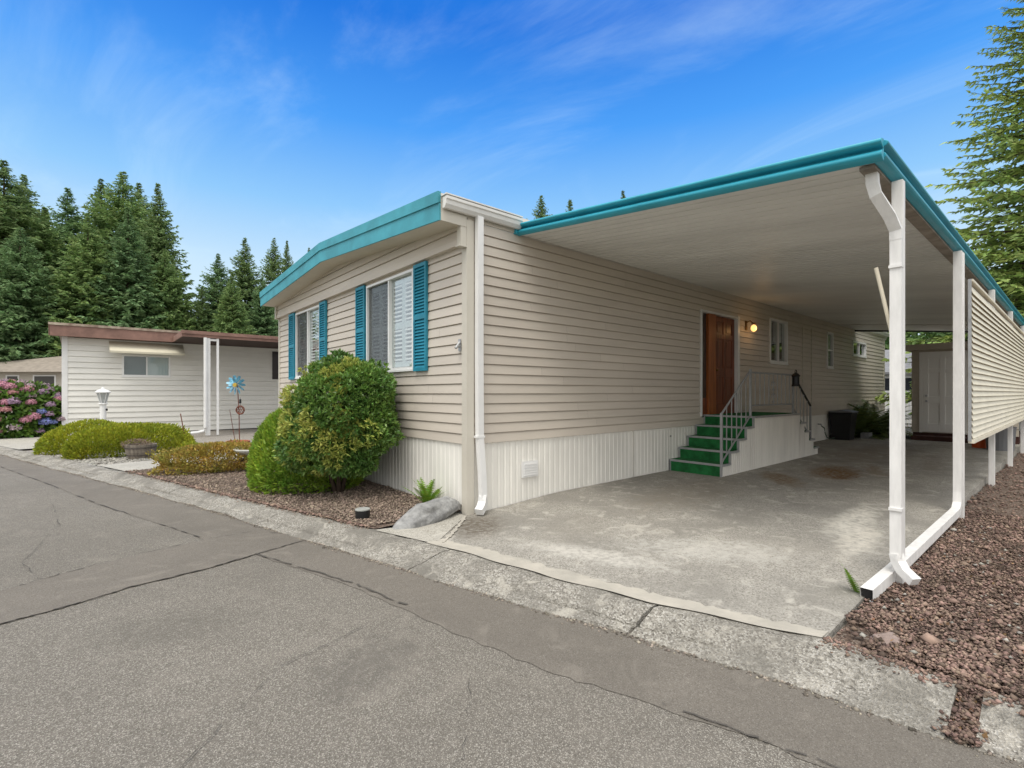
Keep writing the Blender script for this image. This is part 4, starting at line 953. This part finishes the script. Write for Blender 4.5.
# conifers
BR = []
def conifer_mesh(H_, R_, seed, spray, nwh, nbr, base=.06, droop=.25, power=.85, upturn=.25):
    rng = np.random.default_rng(seed); Ps = []; As = []; Ls = []; BR.clear()
    for i in range(nwh):
        t = base+(1-base)*(i/nwh)**.92; z = H_*t; rl = R_*(1-t)**power*min(1, .22+5*(1-t))+.04; sps = spray*(.30+.70*min(1, 1.6*(1-t)))
        k = max(3, int(nbr*(1-t*.55)))
        for j in range(k):
            a_ = rng.uniform(0, 6.283); Lb = rl*rng.uniform(.62, 1.12); e = .35*t-droop+rng.normal(0, .10)
            m = max(3, int(Lb/(sps*.36))); s = np.linspace(.12, 1, m); s = s+rng.normal(0, .02, m)
            hx = np.cos(a_)*math.cos(e); hy = np.sin(a_)*math.cos(e)
            x = hx*Lb*s; y = hy*Lb*s; zz = z+Lb*(math.sin(e)*s-.16*s**2*(1-t)+upturn*.3*s**3)+rng.normal(0, .04, m)*spray
            P = np.stack([x, y, zz], 1); BR.append(np.concatenate([[[0, 0, z]], P]))
            wid = 1-.30*s
            for sg in (-1, 1):
                side = np.array([-math.sin(a_)*sg, math.cos(a_)*sg, -.25]); A = np.array([hx, hy, 0])*.75+side*1.0
                Ps.append(P); As.append(np.tile(A, (m, 1))); Ls.append(wid*sps/spray)
            Ps.append(P); As.append(np.tile([hx, hy, math.sin(e)+.15], (m, 1))); Ls.append(np.full(m, .8*sps/spray))
    P = np.concatenate(Ps); A = np.concatenate(As); Ln = np.concatenate(Ls)*rng.uniform(.7, 1.25, len(P))*spray
    A = unit(A+rng.normal(0, .28, A.shape)); B = unit(np.cross(A, np.array([0, 0, 1.])+rng.normal(0, .9, A.shape))); Wd = Ln*.38
    V = np.stack([P, P+A*(Ln*.4)[:, None]+B*(Wd*.5)[:, None], P+A*Ln[:, None]-np.array([0, 0, 1.])*(Ln*.12)[:, None], P+A*(Ln*.4)[:, None]-B*(Wd*.5)[:, None]], 1).reshape(-1, 3)
    # leader
    return V, np.arange(len(V)).reshape(-1, 4)
def conifer(loc, H_, R_, seed, spray, nwh, nbr, m, label, group=None, **k):
    t = thing('conifer_tree', loc, label, 'conifer', group); V, F = conifer_mesh(H_, R_, seed, spray, nwh, nbr, **k); V = V+np.array(loc)
    bv = []; bf = []; o_ = 0
    for Q in BR:
        Q = Q+np.array(loc); n_ = len(Q); w_ = np.linspace(.035, .006, n_)[:, None]
        for off in (np.array([0, 0, 1.]), unit(np.cross(Q[-1]-Q[0], [0, 0, 1.])[None])[0]):
            bv.append(np.concatenate([Q-off*w_, Q+off*w_])); k_ = np.arange(n_-1); bf.append(np.stack([k_, k_+1, k_+1+n_, k_+n_], 1)+o_); o_ += 2*n_
    np_mesh('branches', np.concatenate(bv), np.concatenate(bf), M['bark'], t)
    np_mesh('crown', V, F, m, t); tr_ = MB(); tr_.tube([Vector(loc)+Vector((0, 0, -.3)), Vector(loc)+Vector((0, 0, H_*.5)), Vector(loc)+Vector((0, 0, H_*.985))], [H_*.016, H_*.009, .02], 8); tr_.build('trunk', M['bark'], t)
    return t
CAMX = np.array([-3.55, -4.98]); RV = np.array([.758, -.652]); DV = np.array([.652, .758])
def place(px, depth): q = CAMX+DV*depth+RV*(px-512)/489*depth; return float(q[0]), float(q[1])
protos = [conifer_mesh(20, 5.6, 51+i, .82, 84, 17, base=.03, power=(.70, .62, .82)[i], droop=.22, upturn=.5) for i in range(3)]
pm = []
for i, (V, F) in enumerate(protos):
    row = {}
    for kk in ('fir', 'fir_pale', 'fir_blue'):
        me = bpy.data.meshes.new('crown'); me.from_pydata(V.tolist(), [], F.tolist()); me.materials.append(M[kk]); row[kk] = me
    pm.append(row)
tm = MB(); tm.tube([(0, 0, -.3), (0, 0, 10), (0, 0, 19.7)], [.32, .18, .02], 8); tmo = tm.build('trunk', M['bark']); tme = tmo.data; bpy.data.objects.remove(tmo)
def far_conifer(px, top, depth, wscale, kind, proto, label, group):
    x, y = place(px, depth); h = 1.52+(393-top)/489*depth; s = h/20
    t = thing('conifer_tree', (x, y, -.1), label, 'conifer', group); t.scale = (s*wscale, s*wscale, s); t.rotation_euler = (0, 0, px*.37)
    for nme, me in (('trunk', tme), ('crown', pm[proto][kind])):
        o = bpy.data.objects.new(nme, me); COL.objects.link(o); o.parent = t
    return t
GL = 'tall dark firs behind the white neighbouring house'
GF = 'firs at the back'
FAR = [(4, 158, 44, 1.15, 'fir', 0, 'tall fir cut by the left edge of the photo', GL), (-48, 150, 42, 1.2, 'fir_pale', 1, 'tall pale green fir mostly outside the left edge', GL),
       (24, 172, 52, .9, 'fir', 1, 'dark fir top just right of the leftmost fir', GL), (45, 205, 46, 1.0, 'fir_pale', 2, 'lower pale fir with a blunt top in the left group', GL),
       (68, 186, 50, 1.0, 'fir_blue', 0, 'blue green fir third tallest in the left group', GL), (101, 177, 53, .9, 'fir', 2, 'fir just left of the tallest twin tops', GL),
       (123, 169, 51, 1.05, 'fir_pale', 1, 'tallest fir of the group above the white house', GL), (139, 181, 55, .9, 'fir', 0, 'fir wedged between the tallest and the slim rightmost one', GL),
       (158, 181, 48, .82, 'fir', 2, 'slim dark fir at the right end of the left group', GL), (128, 205, 44, 1.0, 'fir_blue', 2, 'blue green fir in front at the middle of the left group', GL),
       (88, 215, 43, 1.0, 'fir_pale', 0, 'short bright fir in front of the left group', GL), (20, 225, 40, 1.0, 'fir_blue', 1, 'short blue green fir low at the left edge', GL), (165, 250, 46, .95, 'fir_pale', 1, 'short fir low at the right foot of the left group', GL),
       (218, 252, 50, .9, 'fir_blue', 1, 'shorter fir right of the sky gap', GF), (245, 236, 52, .85, 'fir', 0, 'taller fir of the pair over the neighbour carport', GF), (202, 285, 48, .9, 'fir', 2, 'low fir filling the gap beside the neighbour roof', GF),
       (232, 270, 46, .95, 'fir_pale', 2, 'low fir over the brown neighbour fascia', GF), (274, 236, 60, .62, 'fir', 1, 'thin sparse fir left of the teal gable end', GF), (287, 239, 62, .6, 'fir', 2, 'thin sparse fir just above the left teal eave', GF),
       (309, 246, 66, .55, 'fir', 0, 'fir tip peeping over the teal fascia', GF), (262, 275, 50, .9, 'fir_blue', 0, 'low fir in front of the two thin firs', GF),
       (541, 194, 60, .8, 'fir', 1, 'left fir tip of two above the house gutter', GF), (570, 198, 62, .8, 'fir', 0, 'right fir tip of two above the house gutter', GF), (623, 189, 66, .7, 'fir', 2, 'small fir tip over the teal carport edge', GF)]
for a in FAR: far_conifer(*a)
# near conifer at the right
x, y = place(1072, 15.5)
conifer((x, y, -.1), 17.5, 5.2, 77, .34, 80, 16, M['fir_near'], 'large light green conifer at the right edge beyond the louvered screen', droop=.20, base=.10, power=.72, upturn=.5)
x, y = place(1120, 24)
conifer((x, y, -.1), 15, 4.2, 78, .6, 50, 11, M['fir_pale'], 'darker conifer behind the large one at the right edge', droop=.15, base=.05)
def broadleaf(loc, H_, crowns, n, leaf, m, label, seed, group=None):
    rng = np.random.default_rng(seed); t = thing('broadleaf_tree', loc, label, 'tree', group); parts = []
    for cx_, cy_, cz2, rx, ry, rz in crowns:
        P, D = blob_points(n, (loc[0]+cx_, loc[1]+cy_, loc[2]+cz2), (rx, ry, rz), rng, .55, .35, .25); parts.append(foliage_np([(P, D)], leaf, leaf*.6, rng, .7, .0))
    V, F = join_np(parts); np_mesh('crown', V, F, m, t)
    tr_ = MB(); l = Vector(loc); tr_.tube([l, l+Vector((.1, 0, H_*.4)), l+Vector((0, .1, H_*.8))], [.16, .11, .04], 8)
    for k in range(4): a_ = k*1.6; tr_.tube([l+Vector((.08, 0, H_*.35)), l+Vector((math.cos(a_)*H_*.2, math.sin(a_)*H_*.2, H_*.7))], [.07, .02], 6)
    tr_.build('trunk', M['bark'], t); return t
x, y = place(1048, 20); broadleaf((x, y, -.1), 6.5, [(0, 0, 5.4, 1.7, 1.7, 1.6), (.5, .6, 4.2, 1.6, 1.6, 1.3)], 2600, .26, M['broad_bright'], 'bright yellow green tree behind the carport edge at the right', 81)
for i, (px, dp, hz, rr, lab) in enumerate([(872, 34, 4.6, 2.6, 'green tree seen left of the first post under the carport'), (925, 36, 4.9, 3.0, 'green tree above the shed roof'), (975, 33, 5.6, 3.2, 'green tree behind the louvered screen near the second post'), (1010, 30, 6.5, 3.0, 'dark green tree low behind the carport edge')]):
    x, y = place(px, dp); broadleaf((x, y, -.1), hz+1.2, [(0, 0, hz, rr, rr, 1.7), (1.2, -.6, hz-1.0, rr*.8, rr*.8, 1.5), (-1.3, .5, hz-1.4, rr*.8, rr*.8, 1.5)], 1700, .34, M['broad'], lab, 90+i, 'trees behind the shed')

# ---------------------------------------------------------------- neighbour house
NH = thing('neighbour_house', (-4.3, 18.5, 0), 'white lap sided house with brown fascia and a patio roof, left of the mobile home', 'house')
NY = 18.5
mb = MB(); siding(mb, (-4.3, NY, 0), (1, 0, 0), (0, -1, 0), 20, 0, 3.5, .203, openings=[(1.64, 3.10, 2.17, 2.95)], lip=.034); siding(mb, (-4.3, NY, 0), (0, 1, 0), (-1, 0, 0), 7.5, 0, 3.9, .203, lip=.02); mb.build('wall', M['nwhite'], NH)
mb = MB(); mb.box((-4.345, NY-.04, 0), (-4.19, NY+.06, 3.76)); mb.build('corner_trim', M['white'], NH)
mb = MB(); mb.box((-3.9, NY+.35, .1), (15, NY+7, 3.4)); mb.build('dark_core', M['interior'], NH)  # dark filler box, colour stands for the unlit inside
# roof: shallow, gable over the street end
mb = MB(); mb.prism([(-4.62, NY-.45, 3.78), (-4.62, NY+3.75, 4.25), (-4.62, NY+8, 3.78), (-4.62, NY+8, 3.88), (-4.62, NY+3.75, 4.36), (-4.62, NY-.45, 3.88)], (20.6, 0, 0)); mb.build('roof', M['shingle'], NH)
mb = MB(); mb.box((-4.64, NY-.50, 3.50), (-.72, NY-.44, 3.86)); mb.prism([(-4.66, NY-.5, 3.50), (-4.66, NY+3.75, 3.98), (-4.66, NY+3.75, 4.38), (-4.66, NY-.5, 3.9)], (.03, 0, 0)); mb.box((-4.6, NY-.44, 3.52), (-.72, NY+.0, 3.56)); mb.build('fascia', M['brown'], NH)
mb = MB(); mb.box((-4.67, NY-.53, 3.865), (-.70, NY-.36, 3.95)); mb.build('roof_cap', M['moss_white'], NH)
W_, hv, bx = window_on(NH, (-2.68, NY, 0), (1, 0, 0), (0, -1, 0), 1.50, 2.15, 2.97, 'slide', .06)
s = MB(); bx(s, hv[0][0], hv[0][1], 2.2, 2.92, -.10, -.095); s.build('roller_blind', mat('grey_blind', (.30, .31, .31), .7), W_)
s = MB(); bx(s, hv[1][0], hv[1][1], 2.2, 2.92, -.12, -.115); s.build('roller_blind', M['blind'], W_)
mb = MB(); mb.prism([(-3.05, NY-.03, 3.44), (-3.05, NY-.62, 3.06), (-3.05, NY-.62, 2.99), (-3.05, NY-.60, 2.99), (-3.05, NY-.6, 3.045), (-3.05, NY-.03, 3.41)], (2.28, 0, 0)); mb.build('window_awning', M['awning'], NH)
# patio roof and posts
mb = MB(); mb.box((-1.12, 15.5, 3.50), (15, NY-.02, 3.62)); mb.build('patio_roof', M['brown_dark'], NH)
mb = MB(); mb.box((-1.16, 15.44, 3.50), (15, 15.5, 3.60)); mb.box((-1.18, 15.40, 3.60), (15, 15.5, 3.72)); mb.box((-1.16, 15.5, 3.5), (-1.12, NY-.5, 3.70)); mb.build('patio_fascia', M['brown'], NH)
mb = MB(); mb.box((-.44, 15.46, 0), (-.30, 15.58, 3.52)); mb.build('post', M['white'], NH)
mb = MB(); mb.box((-.10, 15.47, 0), (-.03, 15.54, 3.5)); mb.box((-.3, 15.48, 3.40), (-.1, 15.53, 3.47)); mb.build('post', M['white'], NH)
mb = MB(); mb.tube([(-.46, 15.42, 3.5), (-.46, 15.42, .28), (-.52, 15.42, .16), (-.7, 15.42, .12), (-1.45, 15.42, .06)], .055, 8); mb.build('downspout', M['white'], NH)
mb = MB(); mb.box((2.55, NY-.05, 2.13), (3.6, NY-.02, 3.36)); mb.build('window', mat('dark_pane', (.05, .04, .04), .2), NH)
# farther house on the far left
FH = thing('distant_house', (-16, 38, 0), 'distant pale house with low brown roof behind the hydrangea', 'house')
fx0, fy0 = place(-70, 36); fx1, fy1 = place(95, 36)
d = Vector((fx1-fx0, fy1-fy0, 0)).normalized(); nn_ = Vector((d.y, -d.x, 0))
def fbox(mb, u0, u1, z0, z1, o0, o1):
    a = Vector((fx0, fy0, 0))+d*u0; b = Vector((fx0, fy0, 0))+d*u1
    mb.prism([(a+nn_*o0)+Vector((0, 0, z0)), (b+nn_*o0)+Vector((0, 0, z0)), (b+nn_*o1)+Vector((0, 0, z0)), (a+nn_*o1)+Vector((0, 0, z0))], (0, 0, z1-z0))
FL = (Vector((fx1, fy1))-Vector((fx0, fy0))).length
mb = MB(); fbox(mb, 0, FL, 0, 3.1, -7, 0); mb.build('wall', mat('pale_stucco', (.52, .48, .42), .8), FH)
mb = MB(); a = Vector((fx0, fy0, 0)); 
def hp(u, o, z): return a+d*u+nn_*o+Vector((0, 0, z))
e0, e1, r0_, r1_ = -1.0, FL+12, 9.0, FL+6
q = [hp(e0, .8, 3.05), hp(e1, .8, 3.05), hp(e1, -7.8, 3.05), hp(e0, -7.8, 3.05), hp(r0_, -3.5, 4.75), hp(r1_, -3.5, 4.75)]
for f_ in ((0, 1, 5, 4), (1, 2, 5), (2, 3, 4, 5), (3, 0, 4), (3, 2, 1, 0)): mb.face([q[k] for k in f_])
mb.build('roof', M['shingle'], FH)
for u0, u1 in ((4.3, 4.9), (5.6, 6.6), (7.6, 9.3), (10.9, 11.7), (12.0, 12.8)):
    mb = MB(); fbox(mb, u0, u1, 1.6, 2.85, .0, .04); wq = mb.build('window', M['vinyl'], FH); mb = MB(); fbox(mb, u0+.12, u1-.12, 1.7, 2.75, .04, .05); mb.build('pane', mat('far_pane', (.07, .065, .06), .2), wq)

# ---------------------------------------------------------------- back of the lot
SX, SY = 15.4, -.86; sz = .36
x0s, y0s = 15.4, -1.63
SHD = thing('garden_shed', (SX, y0s, .1), 'tan garden shed with a grey white panelled door under the carport end', 'shed')
mb = MB(); siding(mb, (SX, -3.9, 0), (0, 1, 0), (-1, 0, 0), 2.27, .34, 2.80, .20, openings=[], lip=.012); siding(mb, (SX, -1.63, 0), (1, 0, 0), (0, 1, 0), 3, .34, 2.8, .2, lip=.012); mb.build('wall', M['grey_wall'], SHD)
mb = MB(); mb.box((SX-.18, -3.9, 2.80), (SX+3, -1.50, 2.98)); mb.build('roof', M['grey_wall'], SHD)
dy0, dy1 = -2.80, -1.88
mb = MB(); mb.box((SX-.03, dy0-.07, .34), (SX, dy0, 2.74)); mb.box((SX-.03, dy1, .34), (SX, dy1+.07, 2.74)); mb.box((SX-.03, dy0, 2.68), (SX, dy1, 2.74)); mb.build('door_frame', M['shed_door'], SHD)
mb = MB(); mb.box((SX-.012, dy0, .36), (SX-.002, dy1, 2.68)); st = .14; ym = (dy0+dy1)/2
for ya, yb in ((dy0, dy0+st), (ym-.06, ym+.06), (dy1-st, dy1)): mb.box((SX-.03, ya, .36), (SX-.012, yb, 2.68))
for za, zb in ((.36, .62), (1.22, 1.42), (2.12, 2.24), (2.55, 2.68)):
    mb.box((SX-.03, dy0+st, za), (SX-.012, ym-.06, zb)); mb.box((SX-.03, ym+.06, za), (SX-.012, dy1-st, zb))
SD_ = mb.build('door', M['shed_door'], SHD); bevel(SD_, .008)
for z in (1.28, 1.44):
    mb = MB(); mb.tube([(SX-.03, dy1-.10, z), (SX-.075, dy1-.10, z)], .03, 10); mb.build('door_knob', M['steel'], SD_)
mb = MB(); mb.box((SX-.02, -3.9, .05), (SX+3, -1.66, .335)); mb.build('base', M['redwood'], SHD)
SP = MB(); SP.box((SX-.55, -3.3, .12), (SX-.05, -1.70, .26)); sp = SP.build('door_step', M['redwood'], None, (SX-.3, -2.3, .12)); tag(bevel(sp, .015), 'dark red wooden step below the shed door', 'step')
# wheeled bin
BN = thing('wheeled_bin', (13.55, -.32, .12), 'black wheeled rubbish bin with lid standing against the house', 'bin')
mb = MB(); bz = .115
A_ = [(13.34, -.55), (13.78, -.55), (13.78, -.10), (13.34, -.10)]; T_ = [(13.27, -.62), (13.85, -.62), (13.85, -.04), (13.27, -.04)]
for k in range(4):
    a, b_ = A_[k], A_[(k+1) % 4]; c, d_ = T_[(k+1) % 4], T_[k]; mb.face([(*a, bz), (*b_, bz), (*c, .92), (*d_, .92)])
mb.face([(*p, bz) for p in A_][::-1]); mb.box((13.25, -.64, .90), (13.87, -.03, .94)); bevel(mb.build('bin_body', M['plastic_black'], BN), .015)
mb = MB(); mb.prism([(13.24, -.65, .942), (13.24, -.65, .97), (13.24, -.35, 1.02), (13.24, -.06, .98), (13.24, -.03, .942)], (.64, 0, 0)); bevel(mb.build('lid', M['plastic_grey'], BN), .01)
for xx in (13.38, 13.74):
    mb = MB(); mb.tube([(xx-.03, -.12, .20), (xx+.03, -.12, .20)], .085, 16); mb.build('wheel', M['plastic_black'], BN)
mb = MB(); mb.box((14.30, -.80, .118), (14.68, -.58, .31)); o = mb.build('concrete_block', M['block'], None, (14.5, -.7, .118)); tag(bevel(o, .01), 'grey concrete block on the driveway beside the black bin', 'block')
# coiled hose near the tap
mb = MB(); pts = [(12.4, -.12, .56)]+[(12.42+.02*math.sin(k), -.16-.01*k, .56-.04*k) for k in range(1, 9)]+[(12.6+.22*math.cos(t), -.32, .22) for t in np.linspace(2.5, 6, 6)]
mb.tube(pts, .014, 6); o = mb.build('garden_hose', mat('green_hose', (.03, .06, .035), .5), None, (12.4, -.2, .1)); tag(o, 'thin dark hose hanging from the tap on the skirting', 'hose')
# bucket, tubs near the louvered screen
def tub(name, c, r0, r1, h, m, label, cat, handle=False):
    t = thing(name, c, label, cat); mb = MB(); mb.lathe(c, [(0, 0), (r0, 0), (r0*1.02, .02), (r1, h-.03), (r1+.012, h-.03), (r1+.012, h), (r1-.012, h), (r0-.012, .03), (0, .03)], 22); mb.build('body', m, t, smooth=False)
    if handle:
        mb = MB(); mb.tube([(c[0]+r1*math.cos(t_)*1.02, c[1]-.02, c[2]+h-.05-.22*math.sin(t_)) for t_ in np.linspace(0, math.pi, 12)], .006, 6); mb.build('handle', M['steel'], t)
    return t
bx_, by_ = 13.6, -3.30
tub('bucket', (bx_, by_, .12), .14, .17, .42, M['plastic_orange'], 'orange bucket under the louvered screen', 'bucket', True)
tub('storage_tub', (13.3, -3.70, .12), .24, .28, .58, M['plastic_grey'], 'grey plastic tub right of the orange bucket', 'tub')
tub('storage_tub', (14.4, -3.30, .12), .20, .24, .50, M['black'], 'black tub behind the orange bucket', 'tub')
# house and fence behind the lot
BH = thing('white_house_behind', (27.5, 1.0, -.1), 'pale house with dark window glimpsed between carport post and shed', 'house')
mb = MB(); mb.box((26.5, -6, -.1), (33, 4.5, 2.55)); mb.build('wall', M['nwhite'], BH)
mb = MB(); mb.prism([(26.1, -6.3, 2.55), (29.7, -6.3, 3.9), (33.4, -6.3, 2.55), (33.4, -6.3, 2.45), (26.1, -6.3, 2.45)], (0, 11.2, 0)); mb.build('roof', mat('grey_shingle', (.22, .22, .225), .9, .2, 4), BH)
mb = MB(); mb.box((26.44, -.6, 1.55), (26.5, 2.9, 2.35)); wq = mb.build('window', M['vinyl'], BH); mb = MB(); mb.box((26.42, -.5, 1.65), (26.435, 2.8, 2.25)); mb.build('pane', mat('night_pane', (.025, .028, .035), .15), wq)
PF = thing('picket_fence', (24, 1, -.05), 'white picket fence in front of the pale house at the back', 'fence')
mb = MB()
for z in (.35, 1.25): mb.box((24.02, -5, z), (24.06, 4, z+.09))
mb.build('rail', M['white'], PF)
mb = MB()
for k in range(70): yk = -5+k*.13; mb.box((23.99, yk, .0), (24.015, yk+.075, 1.45))
mb.build('pickets', M['white'], PF)

# ---------------------------------------------------------------- front garden objects
rng = np.random.default_rng(61)
def boulder(name, c, rad, rot, seed, label, m=M['stone'], tilt=0.0, cat='rock'):
    import bmesh
    bm = bmesh.new(); bmesh.ops.create_icosphere(bm, subdivisions=5, radius=1); rg = np.random.default_rng(seed)
    V = np.array([v.co[:] for v in bm.verts]); D = unit(V); f = 1+bumps(D, rg, 30, .22, .35)+bumps(D, rg, 120, .16, .13); f = np.round(f*26)/26*.5+f*.5
    P = D*f[:, None]; P[:, 2] = np.maximum(P[:, 2], -.55)
    for v, p in zip(bm.verts, P): v.co = (p[0]*rad[0]*(1-.22*p[2]), p[1]*rad[1], p[2]*rad[2])
    me = bpy.data.meshes.new(name); bm.to_mesh(me); bm.free()
    for p in me.polygons: p.use_smooth = True
    o = link(name, me, m); o.location = c; o.rotation_euler = (0, tilt, rot); return tag(o, label, cat)
boulder('boulder', (-.52, .07, .075), (.47, .15, .15), math.radians(10), 5, 'long grey boulder lying at the house corner', tilt=-.20)
boulder('boulder', (.14, -4.20, -.005), (.11, .07, .04), .4, 6, 'flat pinkish grey stone in lava rock by the driveway corner', m=mat('pinkish_stone', (.33, .26, .23), .95, .4, 9, bump=.8, bscale=25, second=(.24, .18, .155)))
# low black path light
GLT = thing('path_light', (-1.09, .62, .02), 'short round black ground light with pale top in front of the boulder', 'light')
mb = MB(); mb.lathe((-1.09, .62, .01), [(.085, 0), (.085, .12), (.078, .125), (0, .125)], 22); mb.build('housing', M['plastic_black'], GLT)
mb = MB(); mb.lathe((-1.09, .62, .136), [(0, .006), (.075, .004), (.088, 0), (.088, -.012), (0, -.012)], 22); mb.build('lens', mat('weathered_lens', (.36, .37, .35), .5, .2, 20), GLT)
# lamp post
lx, ly = place(103, 15.8)
LP = thing('lamp_post', (lx, ly, 0), 'short white lamp post with lantern standing in yellow heather', 'lamp post')
mb = MB(); mb.tube([(lx, ly, 0), (lx, ly, 1.16)], .085, 14); mb.lathe((lx, ly, 1.14), [(.085, 0), (.12, .02), (.12, .05), (.1, .06)], 14); mb.build('post', M['white'], LP)
mb = MB(); mb.lathe((lx, ly, 1.20), [(.08, 0), (.165, .34)], 6); mb.build('lantern_glass', M['lantern'], LP)
mb = MB(); mb.lathe((lx, ly, 1.54), [(0, 0), (.20, -.015), (.205, .015), (.13, .08), (.055, .10), (.05, .13), (.03, .16), (0, .16)], 12)
for k in range(6):
    t = k*math.pi/3; mb.tube([(lx+.08*math.cos(t), ly+.08*math.sin(t), 1.2), (lx+.167*math.cos(t), ly+.167*math.sin(t), 1.54)], .010, 6)
mb.build('lantern_cap', M['white'], LP)
mb = MB(); mb.lathe((lx+.09, ly-.04, .98), [(0, .04), (.03, .03), (.03, -.03), (0, -.04)], 8); mb.build('light_sensor', M['black'], LP)
# barrel planter
BP = thing('barrel_planter', (-2.66, 9.55, 0), 'weathered half barrel planter on grey gravel', 'planter')
mb = MB(); mb.lathe((-2.66, 9.55, -.02), [(0, 0), (.24, 0), (.29, .15), (.315, .33), (.285, .33), (.27, .27), (0, .27)], 30); mb.build('staves', M['barrel'], BP)
for z, r_ in ((.05, .262), (.22, .306)):
    mb = MB(); mb.lathe((-2.66, 9.55, z), [(r_-.01, 0), (r_+.006, .0), (r_+.012, .035), (r_-.005, .035)], 30); mb.build('hoop', mat('hoop_iron', (.10, .085, .075), .8, .3, 20), BP)
P, D = blob_points(700, (-2.74, 9.58, .30), (.27, .22, .12), rng, .6, .2, .3, .26); V, F = foliage_np([(P, D)], .06, .014, rng, .7, .3, False); np_mesh('dry_plant', V, F, M['soil'], BP)
# terracotta pot and flower pinwheel
px_, py_ = place(238, 12.4)
PT = thing('terracotta_pot', (px_, py_, 0), 'wide terracotta pot under the blue pinwheel', 'pot')
mb = MB(); mb.lathe((px_, py_, .02), [(0, 0), (.17, 0), (.235, .20), (.27, .20), (.275, .29), (.245, .29), (.235, .23), (0, .22)], 28); mb.build('body', M['terracotta'], PT)
mb = MB(); mb.lathe((px_, py_, .23), [(0, .015), (.235, .01)], 20); mb.build('soil', M['soil'], PT)
FW = thing('garden_pinwheel', (px_, py_, .25), 'blue metal flower pinwheel on a thin stake in the terracotta pot', 'pinwheel')
cz3 = 1.52+(393-385)/489*12.4; fd = Vector((-.652, -.758, 0)); rt = Vector((.758, -.652, 0)); ctr = Vector((px_, py_, cz3))+fd*.05-rt*.02
mb = MB(); mb.tube([(px_+.03, py_-.02, .22), (px_+.02, py_-.02, 1.0), tuple(ctr-fd*.06)], .011, 7); mb.build('stake', M['rust'], FW)
mb = MB(); mb.tube([(px_-.05, py_+.02, .22), tuple(Vector((px_, py_, 1.1))-rt*.21)], .007, 6); mb.build('side_stake', M['rust'], FW)
for ring, (n_, R0, R1, w_, off) in enumerate(((11, .05, .25, .048, .0), (9, .04, .17, .04, .035))):
    for k in range(n_):
        t = 2*math.pi*(k+.5*ring)/n_; rd = rt*math.cos(t)+Vector((0, 0, 1))*math.sin(t); tg = rt*-math.sin(t)+Vector((0, 0, 1))*math.cos(t); c = ctr+fd*off
        q = [c+rd*R0, c+rd*(R0+R1)*.55+tg*w_*.75+fd*.025, c+rd*R1*.93+tg*w_*.6+fd*.03, c+rd*R1+fd*.01, c+rd*R1*.93-tg*w_*.4-fd*.015, c+rd*(R0+R1)*.55-tg*w_*.5-fd*.02]
        mb = MB(); mb.prism(q, fd*.004); mb.build('petal', M['bluepetal'], FW)
mb = MB(); mb.tube([ctr+fd*.03, ctr+fd*.07], .05, 14); mb.build('hub', M['yellow'], FW)
oc = Vector((px_, py_, 1.52+(393-410)/489*12.4))+rt*.09+fd*.06
ORN = thing('wire_ornament', tuple(oc), 'rust red round ornament hanging from the pinwheel stake', 'ornament')
mb = MB(); up = Vector((0, 0, 1))
mb.tube([oc+rt*.10*math.cos(t)+up*.10*math.sin(t) for t in np.linspace(0, 6.283, 22)], .018, 6)
for k in range(6):
    t = k*math.pi/3; cc_ = oc+rt*.05*math.cos(t)+up*.05*math.sin(t); mb.tube([cc_+rt*.03*math.cos(s)+up*.03*math.sin(s) for s in np.linspace(0, 6.283, 10)], .007, 5)
mb.build('ring', M['rust'], ORN)
mb = MB(); mb.tube([oc+up*.11, oc+up*.32], .004, 5); mb.build('cord', M['black'], ORN)
mb = MB(); mb.lathe(tuple(oc+up*.22), [(0, .06), (.022, .05), (.028, -.05), (0, -.055)], 8); mb.build('bell', M['black'], ORN)
# bird bath bowl
bx2, by2 = place(258, 9.6)
BB = thing('bird_bath', (bx2, by2, 0), 'pale shallow bird bath bowl partly behind the dome shrub', 'bird bath')
mb = MB(); mb.lathe((bx2, by2, .0), [(0, .26), (.14, .27), (.38, .40), (.43, .45), (.45, .455), (.45, .425), (.40, .38), (.16, .24), (.10, .16), (.09, .06), (.17, .03), (.18, 0)], 32); mb.build('bowl', mat('pale_stone', (.55, .56, .53), .6, .1, 6), BB, smooth=True)
# stepping slab and thin rods
sx_, sy_ = place(216, 13.2); mb = MB(); mb.lathe((sx_, sy_, -.02), [(0, .07), (.38, .07), (.40, .05), (.40, 0)], 18, 1.2, .7); o = mb.build('stepping_stone', mat('pale_slab', (.58, .56, .51), .85, .1, 5), None, (sx_, sy_, 0)); tag(o, 'pale round stepping slab on gravel left of the terracotta pot', 'slab')
rx_, ry_ = place(187, 13.5); mb = MB(); mb.tube([(rx_, ry_, 0), tuple(Vector((rx_, ry_, .95))-rt*.18)], .012, 6); o = mb.build('garden_stake', M['rust'], None, (rx_, ry_, 0)); tag(o, 'thin leaning rusty stake between heather and downspout', 'stake')
